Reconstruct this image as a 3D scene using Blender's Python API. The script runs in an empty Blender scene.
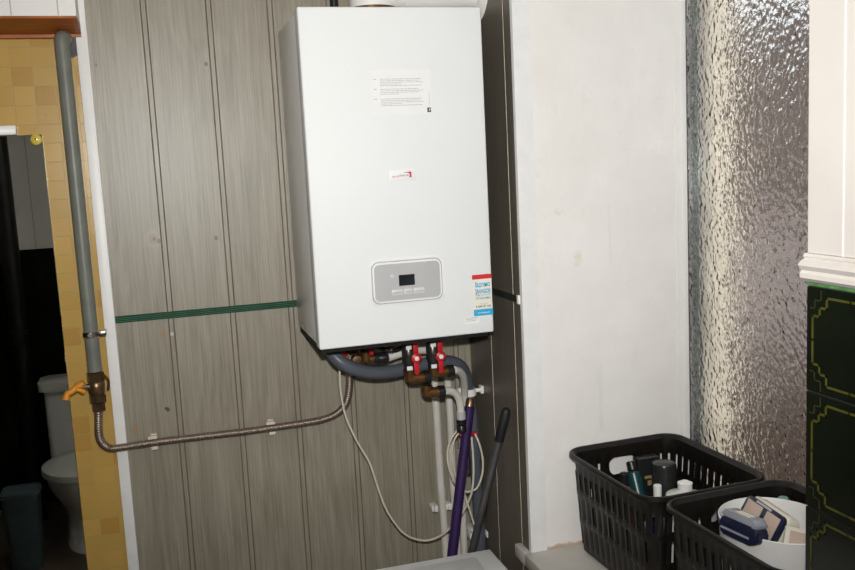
import bpy, bmesh, math, random
from mathutils import Vector, Matrix
random.seed(7)
S = bpy.context.scene
COL = S.collection
# ------------------------------------------------------------------ camera model
F, YAW, PIT, ROL, CZ = 900.0, .28605, -.133398, -.0500859, 1.78
fw = Vector((math.sin(YAW)*math.cos(PIT), math.cos(YAW)*math.cos(PIT), math.sin(PIT)))
r0 = Vector((math.cos(YAW), -math.sin(YAW), 0)); u0 = r0.cross(fw)
rt = r0*math.cos(ROL)+u0*math.sin(ROL); up = u0*math.cos(ROL)-r0*math.sin(ROL)
CAM = Vector((0, 0, CZ))
def P(px, py, ax, v):
    """point of the room on the plane ax = v that the photograph shows at px, py"""
    d = fw*F+rt*(px-427.5)-up*(py-285); i = 'XYZ'.index(ax)
    return CAM+d*((v-CAM[i])/d[i])
PY = lambda px, py, y: P(px, py, 'Y', y)
PX = lambda px, py, x: P(px, py, 'X', x)

YW, XR, YREV, XG, SILL, WT = 2.294, .788, 1.908, 1.222, .847, .85
YB = 1.9514                                    # front of the boiler
HC = 2.55                                      # ceiling height
# ------------------------------------------------------------------ materials
def mat(name, col, rough=.5, metal=0, spec=.5, var=0., vscale=20., bump=0., bscale=60., stretch=(1, 1, 1), trans=0, ior=1.45, coat=0):
    m = bpy.data.materials.new(name); m.use_nodes = True
    n, l = m.node_tree.nodes, m.node_tree.links
    b = n['Principled BSDF']
    b.inputs['Roughness'].default_value = rough; b.inputs['Metallic'].default_value = metal
    b.inputs['Specular IOR Level'].default_value = spec; b.inputs['IOR'].default_value = ior
    b.inputs['Transmission Weight'].default_value = trans; b.inputs['Coat Weight'].default_value = coat
    b.inputs['Base Color'].default_value = (*col, 1)
    tc = n.new('ShaderNodeTexCoord'); mp = n.new('ShaderNodeMapping'); mp.inputs['Scale'].default_value = stretch
    l.new(tc.outputs['Object'], mp.inputs['Vector'])
    if var:
        t = n.new('ShaderNodeTexNoise'); t.inputs['Scale'].default_value = vscale; t.inputs['Detail'].default_value = 4
        l.new(mp.outputs[0], t.inputs['Vector'])
        r = n.new('ShaderNodeValToRGB')
        r.color_ramp.elements[0].position = .3; r.color_ramp.elements[1].position = .7
        r.color_ramp.elements[0].color = (*[c*(1-var) for c in col], 1)
        r.color_ramp.elements[1].color = (*[min(1, c*(1+var)) for c in col], 1)
        l.new(t.outputs['Fac'], r.inputs[0]); l.new(r.outputs[0], b.inputs['Base Color'])
    if bump:
        t = n.new('ShaderNodeTexNoise'); t.inputs['Scale'].default_value = bscale; t.inputs['Detail'].default_value = 3
        l.new(mp.outputs[0], t.inputs['Vector'])
        bp = n.new('ShaderNodeBump'); bp.inputs['Strength'].default_value = bump; bp.inputs['Distance'].default_value = .004
        l.new(t.outputs['Fac'], bp.inputs['Height']); l.new(bp.outputs[0], b.inputs['Normal'])
    return m

class G:                                       # small node-graph helper
    def __init__(s, name):
        s.m = bpy.data.materials.new(name); s.m.use_nodes = True
        s.n, s.l = s.m.node_tree.nodes, s.m.node_tree.links
        s.b = s.n['Principled BSDF']; s.tc = s.n.new('ShaderNodeTexCoord').outputs['Object']
    def node(s, typ, ins=None, **kw):
        x = s.n.new(typ)
        for k, v in kw.items(): setattr(x, k, v)
        for k, v in (ins or {}).items(): s.set(x.inputs[k], v)
        return x
    def set(s, inp, v):
        if isinstance(v, bpy.types.NodeSocket): s.l.new(v, inp)
        else: inp.default_value = v
    def math(s, op, a, b=0., c=0.):
        x = s.n.new('ShaderNodeMath'); x.operation = op
        for i, v in enumerate((a, b, c)): s.set(x.inputs[i], v)
        return x.outputs[0]
    def map(s, scale, loc=(0, 0, 0)):
        return s.node('ShaderNodeMapping', {'Vector': s.tc, 'Scale': scale, 'Location': loc}).outputs[0]
    def noise(s, vec, scale, detail=4, rough=.5):
        return s.node('ShaderNodeTexNoise', {'Vector': vec, 'Scale': scale, 'Detail': detail, 'Roughness': rough}).outputs['Fac']
    def ramp(s, fac, *stops):
        x = s.n.new('ShaderNodeValToRGB'); e = x.color_ramp.elements
        while len(e) < len(stops): e.new(.5)
        for k, (p, c) in zip(e, stops): k.position = p; k.color = (*c, 1)
        s.l.new(fac, x.inputs[0]); return x.outputs[0]
    def mix(s, fac, a, b, mode='MIX'):
        x = s.n.new('ShaderNodeMix'); x.data_type = 'RGBA'; x.blend_type = mode
        s.set(x.inputs[0], fac)
        for i, v in ((6, a), (7, b)): s.set(x.inputs[i], v if isinstance(v, bpy.types.NodeSocket) else (*v, 1))
        return x.outputs[2]
    def bump(s, h, strength=.3, dist=.002):
        s.l.new(s.node('ShaderNodeBump', {'Height': h, 'Strength': strength, 'Distance': dist}).outputs[0], s.b.inputs['Normal'])
    def out(s, col=None, rough=None, **kw):
        if col is not None: s.set(s.b.inputs['Base Color'], col if isinstance(col, bpy.types.NodeSocket) else (*col, 1))
        if rough is not None: s.set(s.b.inputs['Roughness'], rough)
        for k, v in kw.items(): s.set(s.b.inputs[k], v)
        return s.m

def panel_mat(name, c_dark, c_mid, c_light, along, spots=(), rough=.42):
    """vertical wood grain of a laminated panel; along = the horizontal axis of the wall"""
    g = G(name)
    sc = (260, 1, 6) if along == 'X' else (1, 260, 6)
    sc2 = (45, 1, 1.6) if along == 'X' else (1, 45, 1.6)
    warp = g.noise(g.map((3, 3, 1.2)), 2.0, 2)
    v2 = g.node('ShaderNodeVectorMath', {0: g.map(sc2), 1: g.node('ShaderNodeCombineXYZ', {0: g.math('MULTIPLY', warp, 6.), 1: g.math('MULTIPLY', warp, 6.)}).outputs[0]}, operation='ADD').outputs[0]
    fine = g.noise(g.map(sc), 1.0, 3, .6); broad = g.noise(v2, 1.0, 3)
    f = g.math('ADD', g.math('MULTIPLY', fine, .62), g.math('MULTIPLY', broad, .38))
    col = g.ramp(f, (.3, c_dark), (.5, c_mid), (.68, c_light))
    sep = g.node('ShaderNodeSeparateXYZ', {0: g.tc})
    for (x, z, r, c) in spots:
        h = sep.outputs[0 if along == 'X' else 1]
        d = g.math('SQRT', g.math('ADD', g.math('POWER', g.math('SUBTRACT', h, x), 2.), g.math('POWER', g.math('MULTIPLY', g.math('SUBTRACT', sep.outputs[2], z), .8), 2.)))
        k = g.math('MULTIPLY', g.node('ShaderNodeMapRange', {'Value': d, 'From Min': r*.6, 'From Max': r, 'To Min': 1., 'To Max': 0.}).outputs[0], .85)
        col = g.mix(k, col, c)
    g.bump(f, .25, .001)
    return g.out(col, rough, **{'Specular IOR Level': .6})

def tile_square_mat():
    g = G('ochre_mosaic_tile')
    sep = g.node('ShaderNodeSeparateXYZ', {0: g.tc})
    v = g.node('ShaderNodeCombineXYZ', {0: g.math('ADD', sep.outputs[0], .0085+5.2), 1: g.math('ADD', sep.outputs[2], .012+5.2), 2: 0.}).outputs[0]
    br = g.node('ShaderNodeTexBrick', {'Vector': v, 'Color1': (.54, .335, .080, 1), 'Color2': (.47, .285, .066, 1), 'Mortar': (.48, .34, .14, 1), 'Scale': 1., 'Mortar Size': .0011, 'Mortar Smooth': .3, 'Bias': 0., 'Brick Width': .0455, 'Row Height': .0440}, offset=0., squash=1.)
    big = g.noise(g.map((9, 9, 9)), 1., 3)
    col = g.mix(g.math('MULTIPLY', big, .55), br.outputs['Color'], (.52, .36, .12))
    # a few darker orange tiles
    cell = g.node('ShaderNodeTexWhiteNoise', {'Vector': g.node('ShaderNodeVectorMath', {0: g.node('ShaderNodeVectorMath', {0: v, 1: (1/.0455, 1/.0440, 1)}, operation='MULTIPLY').outputs[0]}, operation='FLOOR').outputs[0]}, noise_dimensions='3D').outputs['Value']
    k = g.math('MULTIPLY', g.math('GREATER_THAN', cell, .86), g.math('SUBTRACT', 1., br.outputs['Fac']))
    col = g.mix(g.math('MULTIPLY', k, .55), col, (.41, .22, .05))
    g.bump(g.math('SUBTRACT', 1., br.outputs['Fac']), .6, .0015)
    return g.out(col, .24, **{'Specular IOR Level': .4})

def plaster_mat():
    g = G('white_painted_plaster')
    a = g.noise(g.map((5, 5, 5)), 1., 5, .6)
    streak = g.noise(g.map((30, 30, 2.5)), 1., 4)
    col = g.ramp(a, (.3, (.80, .78, .75)), (.7, (.87, .855, .83)))
    col = g.mix(g.math('MULTIPLY', g.math('GREATER_THAN', streak, .70), .25), col, (.70, .69, .67))
    sep = g.node('ShaderNodeSeparateXYZ', {0: g.tc})
    st = g.noise(g.map((22, 22, 16)), 1., 3)
    zone = g.math('MULTIPLY', g.node('ShaderNodeMapRange', {'Value': g.math('ABSOLUTE', g.math('SUBTRACT', sep.outputs[2], 1.62)), 'From Min': .05, 'From Max': .28, 'To Min': 1., 'To Max': 0.}).outputs[0],
                  g.node('ShaderNodeMapRange', {'Value': g.math('ABSOLUTE', g.math('SUBTRACT', sep.outputs[0], .90)), 'From Min': .02, 'From Max': .10, 'To Min': 1., 'To Max': 0.}).outputs[0])
    sk = g.math('MULTIPLY', g.node('ShaderNodeMapRange', {'Value': st, 'From Min': .62, 'From Max': .70, 'To Min': 0., 'To Max': .5}).outputs[0], zone)
    col = g.mix(sk, col, (.62, .55, .32))
    # rust-brown damp line along the sill
    rn = g.noise(g.map((50, 50, 50)), 1., 3)
    low = g.node('ShaderNodeMapRange', {'Value': g.math('SUBTRACT', sep.outputs[2], g.math('MULTIPLY', rn, .022)), 'From Min': SILL-.008, 'From Max': SILL-.002, 'To Min': .7, 'To Max': 0.}).outputs[0]
    col = g.mix(low, col, (.42, .24, .13))
    h = g.math('ADD', g.noise(g.map((40, 40, 25)), 1., 4), g.math('MULTIPLY', g.noise(g.map((9, 9, 4)), 1., 2), 1.5))
    g.bump(h, .35, .004)
    return g.out(col, .4)

def glass_mat():
    g = G('hammered_glass')
    w = g.noise(g.map((30, 30, 30)), 1., 2)
    vec = g.node('ShaderNodeVectorMath', {0: g.map((98, 98, 80)), 1: g.node('ShaderNodeCombineXYZ', {0: w, 1: g.math('MULTIPLY', w, 2.), 2: w}).outputs[0]}, operation='ADD').outputs[0]
    vo = g.node('ShaderNodeTexVoronoi', {'Vector': vec, 'Scale': 1.}, feature='SMOOTH_F1')
    h = g.math('ADD', vo.outputs['Distance'], g.math('MULTIPLY', g.noise(g.map((150, 150, 150)), 1., 2), .35))
    g.bump(h, 1., .0028)
    return g.out((.97, .98, .97), .04, **{'Transmission Weight': 1., 'IOR': 1.45})

M = {}
SPOTS = [(PY(153, 239, YW), .022, (.30, .275, .215)), (PY(153, 239, YW), .013, (.25, .20, .13)), (PY(159, 241, YW), .006, (.16, .09, .04)), (PY(154, 239, YW), .004, (.14, .07, .03)),
         (PY(216, 238, YW), .006, (.12, .06, .03)), (PY(168, 409.5, YW), .0055, (.03, .025, .02)), (PY(166, 408.5, YW), .004, (.03, .025, .02)), (PY(206, 64, YW), .005, (.06, .04, .03)),
         (PY(163, 335, YW), .007, (.34, .17, .07)), (PY(172, 334, YW), .005, (.55, .50, .42)), (PY(135, 430, YW), .010, (.30, .20, .11)), (PY(96, 65, YW), .004, (.2, .08, .05))]
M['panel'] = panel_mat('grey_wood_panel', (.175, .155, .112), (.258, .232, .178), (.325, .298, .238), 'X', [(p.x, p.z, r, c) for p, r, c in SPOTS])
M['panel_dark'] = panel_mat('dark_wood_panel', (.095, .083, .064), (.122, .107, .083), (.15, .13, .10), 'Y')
M['groove'] = mat('groove_dark', (.15, .118, .085), .7, var=.2)
M['groove_light'] = mat('groove_edge_light', (.50, .42, .34), .5, var=.15, vscale=30, stretch=(1, 1, 4))
M['green'] = mat('dark_green_strip', (.006, .048, .022), .5, spec=.2, var=.5, vscale=40, stretch=(1, 1, 40))
M['green_light'] = mat('pale_green_strip', (.05, .14, .085), .5, spec=.2, var=.4, vscale=25)
M['black_strip'] = mat('black_strip', (.02, .025, .02), .35, var=.3)
M['pvc'] = mat('white_pvc', (.82, .81, .79), .35, var=.025, vscale=6)
M['pinkish'] = mat('pinkish_white_pvc', (.68, .64, .605), .4, var=.03, vscale=8)
M['pvc_line'] = mat('white_pvc_joint', (.45, .43, .41), .5, var=.05)
M['trim'] = mat('white_trim', (.80, .80, .79), .4, var=.03, vscale=30, bump=.1, bscale=90)
M['ochre'] = tile_square_mat()
M['wood'] = mat('orange_varnished_wood', (.33, .09, .013), .4, spec=.3, var=.3, vscale=7, stretch=(2, 26, 26))
M['plaster'] = plaster_mat()
M['sill'] = mat('grey_sill', (.60, .575, .53), .45, var=.06, vscale=14, bump=.12, bscale=50)
M['glass'] = glass_mat()
M['tile'] = mat('black_green_tile', (.006, .0085, .005), .18, spec=.35, var=.3, vscale=6)
M['grout'] = mat('dark_grout', (.035, .035, .03), .6, var=.2)
M['ornament'] = mat('olive_ornament', (.075, .073, .012), .35, spec=.3, var=.25, vscale=40)
M['ornament_thin'] = mat('olive_ornament_thin', (.035, .038, .012), .35, spec=.3, var=.25, vscale=40)
M['green_edge'] = mat('green_caulk', (.10, .26, .08), .5, var=.4, vscale=60)
M['floor'] = mat('brown_floor', (.13, .10, .075), .4, var=.2, vscale=5)
M['ceiling'] = mat('white_ceiling', (.75, .74, .71), .7, var=.03)
M['boiler'] = mat('white_enamel', (.80, .82, .825), .5, spec=.3, var=.01, vscale=5, bump=.03, bscale=350)
M['boiler_side'] = mat('white_enamel_side', (.80, .80, .80), .30, var=.01, vscale=5)
M['black'] = mat('black_plastic', (.012, .012, .013), .35, var=.2)
M['dark_gap'] = mat('dark_underside', (.010, .010, .010), .7, spec=.2, var=.2)
M['silver'] = mat('silver_panel', (.53, .53, .54), .38, metal=.25, var=.04, vscale=9)
M['screen'] = mat('lcd_screen', (.015, .018, .022), .12, var=.2)
M['button'] = mat('grey_button', (.60, .60, .61), .4, var=.03)
M['paper'] = mat('paper', (.83, .835, .83), .5, var=.015)
M['ink'] = mat('grey_ink', (.42, .42, .43), .6, var=.2, vscale=300)
M['ink_black'] = mat('black_ink', (.05, .05, .05), .6, var=.2)
M['red_ink'] = mat('red_print', (.62, .03, .045), .4, var=.06)
M['cyan'] = mat('cyan_print', (.03, .40, .70), .4, var=.06)
M['white_ink'] = mat('white_print', (.80, .87, .90), .5, var=.03)
M['cream'] = mat('cream_paper', (.83, .79, .68), .5, var=.03)
M['grey_pipe'] = mat('grey_green_paint', (.165, .175, .15), .42, var=.12, vscale=25, bump=.1, bscale=60)
M['steel'] = mat('corrugated_steel', (.34, .28, .23), .42, metal=.9, var=.06, vscale=30)
M['chrome'] = mat('worn_chrome', (.45, .42, .39), .25, metal=1, var=.15, vscale=60)
M['bronze'] = mat('tarnished_brass', (.22, .14, .075), .32, metal=.85, var=.3, vscale=60)
M['brass'] = mat('brown_brass', (.18, .09, .032), .32, metal=.75, var=.3, vscale=50)
M['valve_dark'] = mat('dark_chrome', (.09, .085, .08), .28, metal=.8, var=.3, vscale=80)
M['orange'] = mat('orange_handle', (.66, .26, .012), .4, var=.15, vscale=80)
M['red'] = mat('red_handle', (.50, .012, .02), .35, var=.1, vscale=60)
M['white_pipe'] = mat('white_plastic_pipe', (.62, .60, .55), .4, var=.06, vscale=20)
M['grey_hose'] = mat('grey_plastic_hose', (.085, .095, .115), .4, var=.1, vscale=20)
M['white_clip'] = mat('white_plastic_clip', (.78, .77, .74), .4, var=.04)
M['beige_clip'] = mat('beige_clip', (.66, .58, .50), .45, var=.08)
M['cable'] = mat('cream_cable', (.62, .57, .47), .45, var=.08, vscale=30)
M['purple'] = mat('purple_pole', (.030, .012, .070), .5, spec=.3, var=.15, vscale=30)
M['grip'] = mat('black_grip', (.012, .012, .014), .55, var=.2, vscale=60)
M['pole'] = mat('grey_metal_pole', (.13, .13, .135), .35, metal=.6, var=.1, vscale=20)
M['enamel'] = mat('washing_machine_white', (.82, .83, .83), .3, var=.015, vscale=8)
M['basket'] = mat('dark_brown_plastic', (.0085, .0068, .0056), .38, spec=.35, var=.2, vscale=30)
M['mirror'] = mat('mirror_silver', (.80, .84, .82), .005, metal=1, var=.01)
M['yellow'] = mat('yellow_rosette', (.60, .44, .03), .4, var=.15, vscale=120)
M['toilet'] = mat('white_ceramic', (.78, .80, .80), .15, var=.02)
M['bin'] = mat('blue_grey_plastic', (.085, .13, .155), .5, var=.1)
M['pipe_black'] = mat('black_drain_pipe', (.012, .012, .012), .4, var=.2)
M['beige_out'] = mat('outdoor_render_beige', (.66, .60, .50), .8, var=.08, vscale=6, bump=.2)
M['sash_out'] = mat('outer_sash', (.10, .13, .11), .4, var=.6, vscale=60, bump=.3)
M['brown_out'] = mat('outdoor_brown_wall', (.135, .085, .062), .8, var=.25, vscale=3, bump=.2)
M['pink_out'] = mat('outdoor_pale_wall', (.40, .31, .28), .8, var=.15, vscale=4)
M['ground_out'] = mat('outdoor_ground', (.10, .085, .07), .9, var=.3, vscale=4)
M['clear_plastic'] = mat('milky_bottle', (.62, .66, .58), .22, var=.04)
M['teal'] = mat('teal_packaging', (.008, .045, .05), .3, var=.2)
M['red_pack'] = mat('red_packaging', (.11, .018, .014), .35, var=.2)
M['gold'] = mat('gold_print', (.30, .23, .09), .35, var=.2)
M['tub'] = mat('white_tub', (.80, .79, .77), .35, var=.02)
M['navy'] = mat('navy_plastic', (.014, .018, .045), .15, var=.15)
M['smoke'] = mat('smoky_clear_lid', (.30, .32, .36), .12, var=.08)
M['beige'] = mat('beige_insert', (.52, .41, .34), .4, var=.06)
M['ivory'] = mat('ivory_box', (.70, .66, .56), .4, var=.04)
M['mint'] = mat('mint_plastic', (.16, .33, .28), .4, var=.06)

# ------------------------------------------------------------------ objects
def wloc(o):
    v = Vector((0, 0, 0))
    while o: v += o.location; o = o.parent
    return v
def obj(name, bm, m, parent=None, smooth=True, ang=40, origin=None):
    """link a bmesh made in room coordinates as ONE mesh object"""
    if origin is None and parent is not None: origin = wloc(parent)
    bmesh.ops.recalc_face_normals(bm, faces=bm.faces)
    if origin is not None and Vector(origin).length > 0: bmesh.ops.translate(bm, verts=bm.verts, vec=-Vector(origin))
    me = bpy.data.meshes.new(name); bm.to_mesh(me); bm.free()
    for x in (m if isinstance(m, (list, tuple)) else [m]): me.materials.append(x)
    if smooth:
        for p in me.polygons: p.use_smooth = True
        me.set_sharp_from_angle(angle=math.radians(ang))
    o = bpy.data.objects.new(name, me); COL.objects.link(o)
    if parent is not None: o.parent = parent
    elif origin is not None: o.location = origin
    return o
def tag(o, label, cat, group=None):
    o['label'] = label; o['category'] = cat
    if group: o['group'] = group
    return o
def thing(name, label, cat, loc, group=None):
    o = bpy.data.objects.new(name, None); o.empty_display_size = .05; COL.objects.link(o); o.location = Vector(loc)
    return tag(o, label, cat, group)
def struct(name, bm, m, parent=None, **k):
    o = obj(name, bm, m, parent, **k)
    if parent is None: o['kind'] = 'structure'
    return o
B = bmesh.new
def box(bm, x0, x1, y0, y1, z0, z1, bev=0, seg=2, mi=0):
    n0 = len(bm.faces)
    vs = [bm.verts.new((x, y, z)) for x in (x0, x1) for y in (y0, y1) for z in (z0, z1)]
    fs = [bm.faces.new([vs[i] for i in q]) for q in ((0, 1, 3, 2), (4, 6, 7, 5), (0, 4, 5, 1), (2, 3, 7, 6), (0, 2, 6, 4), (1, 5, 7, 3))]
    for f in fs: f.material_index = mi
    if bev:
        es = list({e for f in fs for e in f.edges})
        bmesh.ops.bevel(bm, geom=es, offset=bev, segments=seg, profile=.5, affect='EDGES')
    return bm
def prism(bm, pts, axis, a, b, mi=0, bev=0):
    """polygon pts (2-D) extruded along axis from a to b"""
    def v3(p, t):
        return {'X': (t, p[0], p[1]), 'Y': (p[0], t, p[1]), 'Z': (p[0], p[1], t)}[axis]
    A = [bm.verts.new(v3(p, a)) for p in pts]; Bv = [bm.verts.new(v3(p, b)) for p in pts]; n = len(pts)
    fs = [bm.faces.new(A), bm.faces.new(Bv[::-1])]+[bm.faces.new((A[i], A[(i+1) % n], Bv[(i+1) % n], Bv[i])) for i in range(n)]
    for f in fs: f.material_index = mi
    if bev:
        es = list({e for f in fs[:2] for e in f.edges})
        bmesh.ops.bevel(bm, geom=es, offset=bev, segments=2, profile=.5, affect='EDGES')
    return bm
def rrect(x0, x1, z0, z1, r, n=6):
    out = []
    for cx, cz, a0 in ((x1-r, z1-r, 0), (x0+r, z1-r, 90), (x0+r, z0+r, 180), (x1-r, z0+r, 270)):
        for k in range(n+1):
            a = math.radians(a0+90*k/n); out.append((cx+r*math.cos(a), cz+r*math.sin(a)))
    return out
def smooth_path(pts, step=.006):
    """centripetal-like Catmull-Rom through pts"""
    pts = [Vector(p) for p in pts]; Q = [2*pts[0]-pts[1]]+pts+[2*pts[-1]-pts[-2]]; out = []
    for i in range(1, len(Q)-2):
        p0, p1, p2, p3 = Q[i-1:i+3]; n = max(2, int((p2-p1).length/step))
        for k in range(n):
            t = k/n
            out.append(.5*((2*p1)+(p2-p0)*t+(2*p0-5*p1+4*p2-p3)*t*t+(3*p1-p0-3*p2+p3)*t**3))
    out.append(pts[-1]); return out
def round_path(pts, rad, n=8):
    """straight runs with rounded corners"""
    pts = [Vector(p) for p in pts]; out = [pts[0]]
    for i in range(1, len(pts)-1):
        a, b, c = pts[i-1:i+2]; d1 = (a-b).normalized(); d2 = (c-b).normalized()
        t = min(rad, (a-b).length*.49, (c-b).length*.49)
        p, q = b+d1*t, b+d2*t
        for k in range(n+1):
            s = k/n; out.append(p*(1-s)**2+b*2*s*(1-s)+q*s*s)
    out.append(pts[-1]); return out
def resample(pts, step):
    out = [pts[0].copy()]; acc = 0
    for a, b in zip(pts, pts[1:]):
        L = (b-a).length; pos = step-acc
        while pos <= L: out.append(a.lerp(b, pos/L)); pos += step
        acc = (acc+L) % step if L else acc
    if (out[-1]-pts[-1]).length > step*.3: out.append(pts[-1].copy())
    return out
def tube(bm, pts, r, seg=12, cap=True, mi=0):
    pts = [Vector(p) for p in pts]; rf = r if callable(r) else (lambda s: r)
    T = [(pts[min(i+1, len(pts)-1)]-pts[max(i-1, 0)]).normalized() for i in range(len(pts))]
    nrm = T[0].orthogonal().normalized(); s = 0; rings = []
    for i, p in enumerate(pts):
        if i: s += (p-pts[i-1]).length; nrm = (nrm-T[i]*nrm.dot(T[i])).normalized()
        bi = T[i].cross(nrm); R = rf(s)
        rings.append([bm.verts.new(p+(nrm*math.cos(2*math.pi*k/seg)+bi*math.sin(2*math.pi*k/seg))*R) for k in range(seg)])
    for a, b in zip(rings, rings[1:]):
        for k in range(seg):
            f = bm.faces.new((a[k], a[(k+1) % seg], b[(k+1) % seg], b[k])); f.material_index = mi
    if cap: bm.faces.new(rings[0][::-1]).material_index = mi; bm.faces.new(rings[-1]).material_index = mi
    return bm
def lathe(bm, c, d, prof, seg=20, mi=0, hexa=False):
    """profile [(t along d, radius)] turned about the line c + t d"""
    c = Vector(c); d = Vector(d).normalized(); n = d.orthogonal().normalized(); b = d.cross(n); rings = []
    for t, r in prof:
        rings.append([bm.verts.new(c+d*t+(n*math.cos(2*math.pi*k/seg)+b*math.sin(2*math.pi*k/seg))*max(r, 1e-5)) for k in range(seg)])
    for A, Bq in zip(rings, rings[1:]):
        for k in range(seg): bm.faces.new((A[k], A[(k+1) % seg], Bq[(k+1) % seg], Bq[k])).material_index = mi
    bm.faces.new(rings[0][::-1]).material_index = mi; bm.faces.new(rings[-1]).material_index = mi
    return bm
def rod(bm, a, b, r, seg=14, bev=0, mi=0):
    a, b = Vector(a), Vector(b); L = (b-a).length
    return lathe(bm, a, b-a, [(0, r-bev), (bev, r), (L-bev, r), (L, r-bev)] if bev else [(0, r), (L, r)], seg, mi)
def text_bm(body, x0, z, y, width=None, size=.01, bold=0., height=None):
    """lettering lying on a wall that faces the camera side (-Y), left end at x0, base line at z"""
    cu = bpy.data.curves.new('t', 'FONT'); cu.body = body; cu.size = size; cu.offset = bold; cu.resolution_u = 3
    o = bpy.data.objects.new('t', cu); COL.objects.link(o)
    bpy.context.view_layer.update()
    me = bpy.data.meshes.new_from_object(o.evaluated_get(bpy.context.evaluated_depsgraph_get()))
    bpy.data.objects.remove(o); bpy.data.curves.remove(cu)
    bm = B(); bm.from_mesh(me); bpy.data.meshes.remove(me)
    xs = [v.co.x for v in bm.verts]; ys = [v.co.y for v in bm.verts]
    sx = (width/(max(xs)-min(xs))) if width else 1; sz = (height/(max(ys)-min(ys))) if height else 1; mx = min(xs)
    for v in bm.verts: v.co = Vector((x0+(v.co.x-mx)*sx, y, z+v.co.y*sz))
    return bm
def join(*bms):
    out = B()
    for b in bms:
        me = bpy.data.meshes.new('j'); b.to_mesh(me); b.free(); out.from_mesh(me); bpy.data.meshes.remove(me)
    return out

# ================================================================== THE SETTING
# back wall: grey laminated panels with paired vertical grooves
def grooved(lo, hi, grooves, front, back, w=.0015, dep=.0018):
    """outline of a panelled wall seen from above: (along, depth) points; front < back"""
    pts = [(lo, back), (lo, front)]
    for c in sorted(grooves): pts += [(c-w, front), (c-w*.5, front+dep), (c+w*.5, front+dep), (c+w, front)]
    return pts+[(hi, front), (hi, back)]
gx = []
for c in (.0085, .1590, .3060, .4535, .6000, .7460): gx += [c-.0062, c+.0062]
X0P = -.124
def wall_panel(z0, z1):
    bm = B(); pts = grooved(X0P, XR+.02, gx, YW, YW+.01)
    A = [bm.verts.new((x, y, z0)) for x, y in pts]; C = [bm.verts.new((x, y, z1)) for x, y in pts]; n = len(pts)
    for i in range(n-1):
        f = bm.faces.new((A[i], A[i+1], C[i+1], C[i]))
        if abs(pts[i][0]-pts[i+1][0]) < .01 and (pts[i][1] > YW or pts[i+1][1] > YW) and 0 < i < n-2: f.material_index = 1
    bm.faces.new((A[0], C[0], C[-1], A[-1])); bm.faces.new(C); bm.faces.new(A[::-1])
    return bm
box_core = box(B(), -1.40, XR+.5, YW+.011, YW+.14, 0, HC)
struct('wall_back_core', box_core, M['plaster'], smooth=False)
struct('wall_back', wall_panel(0, HC), [M['panel'], M['groove']], smooth=False)
# dark green joint strip between the upper and the lower boards
bm = B(); zj = 1.442
box(bm, X0P+.001, XR-.002, YW-.003, YW+.001, zj-.0085, zj+.0085, mi=0)
for dz in (-.0055, -.001, .0035): box(bm, X0P+.001, .36, YW-.0042, YW-.0028, zj+dz, zj+dz+.001, mi=1)
struct('trim_1', bm, [M['green'], M['green_light']], smooth=False)
# white corner trim at the end of the panels
bm = box(B(), -.1475, -.1215, YW-.012, YW+.0108, 0, HC, bev=.002)
struct('trim_2', bm, M['trim'])
# ochre tile wall left of the trim
bm = box(B(), -1.40, -.1476, YW+.001, YW+.0109, 0, HC)
struct('wall_back_tiles', bm, M['ochre'], smooth=False)
# right wall: far panelled pier, below the sill, near tiled pier, above the opening
Y1 = .9515
gy = [2.1265, 1.9655]
def pier(z0, z1, y0, y1, grooves):
    bm = B(); pts = grooved(y0, y1, grooves, XR, XR+.01, .0018, .0016)
    A = [bm.verts.new((x, y, z0)) for y, x in pts]; C = [bm.verts.new((x, y, z1)) for y, x in pts]; n = len(pts)
    for i in range(n-1):
        f = bm.faces.new((A[i], A[i+1], C[i+1], C[i]))
        if abs(pts[i][0]-pts[i+1][0]) < .01 and (pts[i][1] > XR or pts[i+1][1] > XR) and 0 < i < n-2: f.material_index = 1
    bm.faces.new((A[0], C[0], C[-1], A[-1])); bm.faces.new(C); bm.faces.new(A[::-1])
    return bm
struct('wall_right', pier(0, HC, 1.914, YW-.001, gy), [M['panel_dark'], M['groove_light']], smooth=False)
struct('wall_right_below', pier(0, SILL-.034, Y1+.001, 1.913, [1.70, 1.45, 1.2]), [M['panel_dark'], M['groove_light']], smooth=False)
bm = B(); zr = 1.4568
box(bm, XR-.004, XR+.001, 1.930, YW-.004, zr-.008, zr+.008, bev=.0015)
struct('trim_3', bm, M['black_strip'])
bm = box(B(), XR-.007, XR-.001, 1.9175, 1.9295, zr-.010, zr+.012, bev=.002)
struct('trim_4', bm, M['pvc'])
bm = box(B(), XR+.011, XG+.022, YREV, YW+.01, 0, HC); struct('wall_reveal', bm, M['plaster'], smooth=False)
bm = box(B(), XR+.011, XG+.022, -.70, YREV-.001, 0, SILL-.035); struct('wall_below', bm, M['plaster'], smooth=False)
bm = box(B(), XR+.011, XG+.022, -.70, Y1-.002, SILL-.034, HC); struct('wall_near', bm, M['plaster'], smooth=False)
bm = box(B(), XR+.011, XG+.022, Y1-.001, YREV-.001, 2.36, HC); struct('wall_above', bm, M['plaster'], smooth=False)
# white angle at the corner of the window recess
bm = B()
prism(bm, [(XR-.003, YREV+.008), (XR-.003, YREV-.005), (XR-.001, YREV-.007), (XR+.038, YREV-.007), (XR+.038, YREV-.0005), (XR-.0005, YREV-.0005), (XR-.0005, YREV+.008)], 'Z', SILL+.0005, HC-.001)
struct('trim_5', bm, M['trim'], smooth=False)
# sill
bm = box(B(), XR-.020, XG-.012, Y1+.001, YREV-.0005, SILL-.033, SILL, bev=.004)
box(bm, XR-.020, XR-.0005, YREV-.01, YREV+.062, SILL-.033, SILL, bev=.004)
struct('window_sill', bm, M['sill'])
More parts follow.
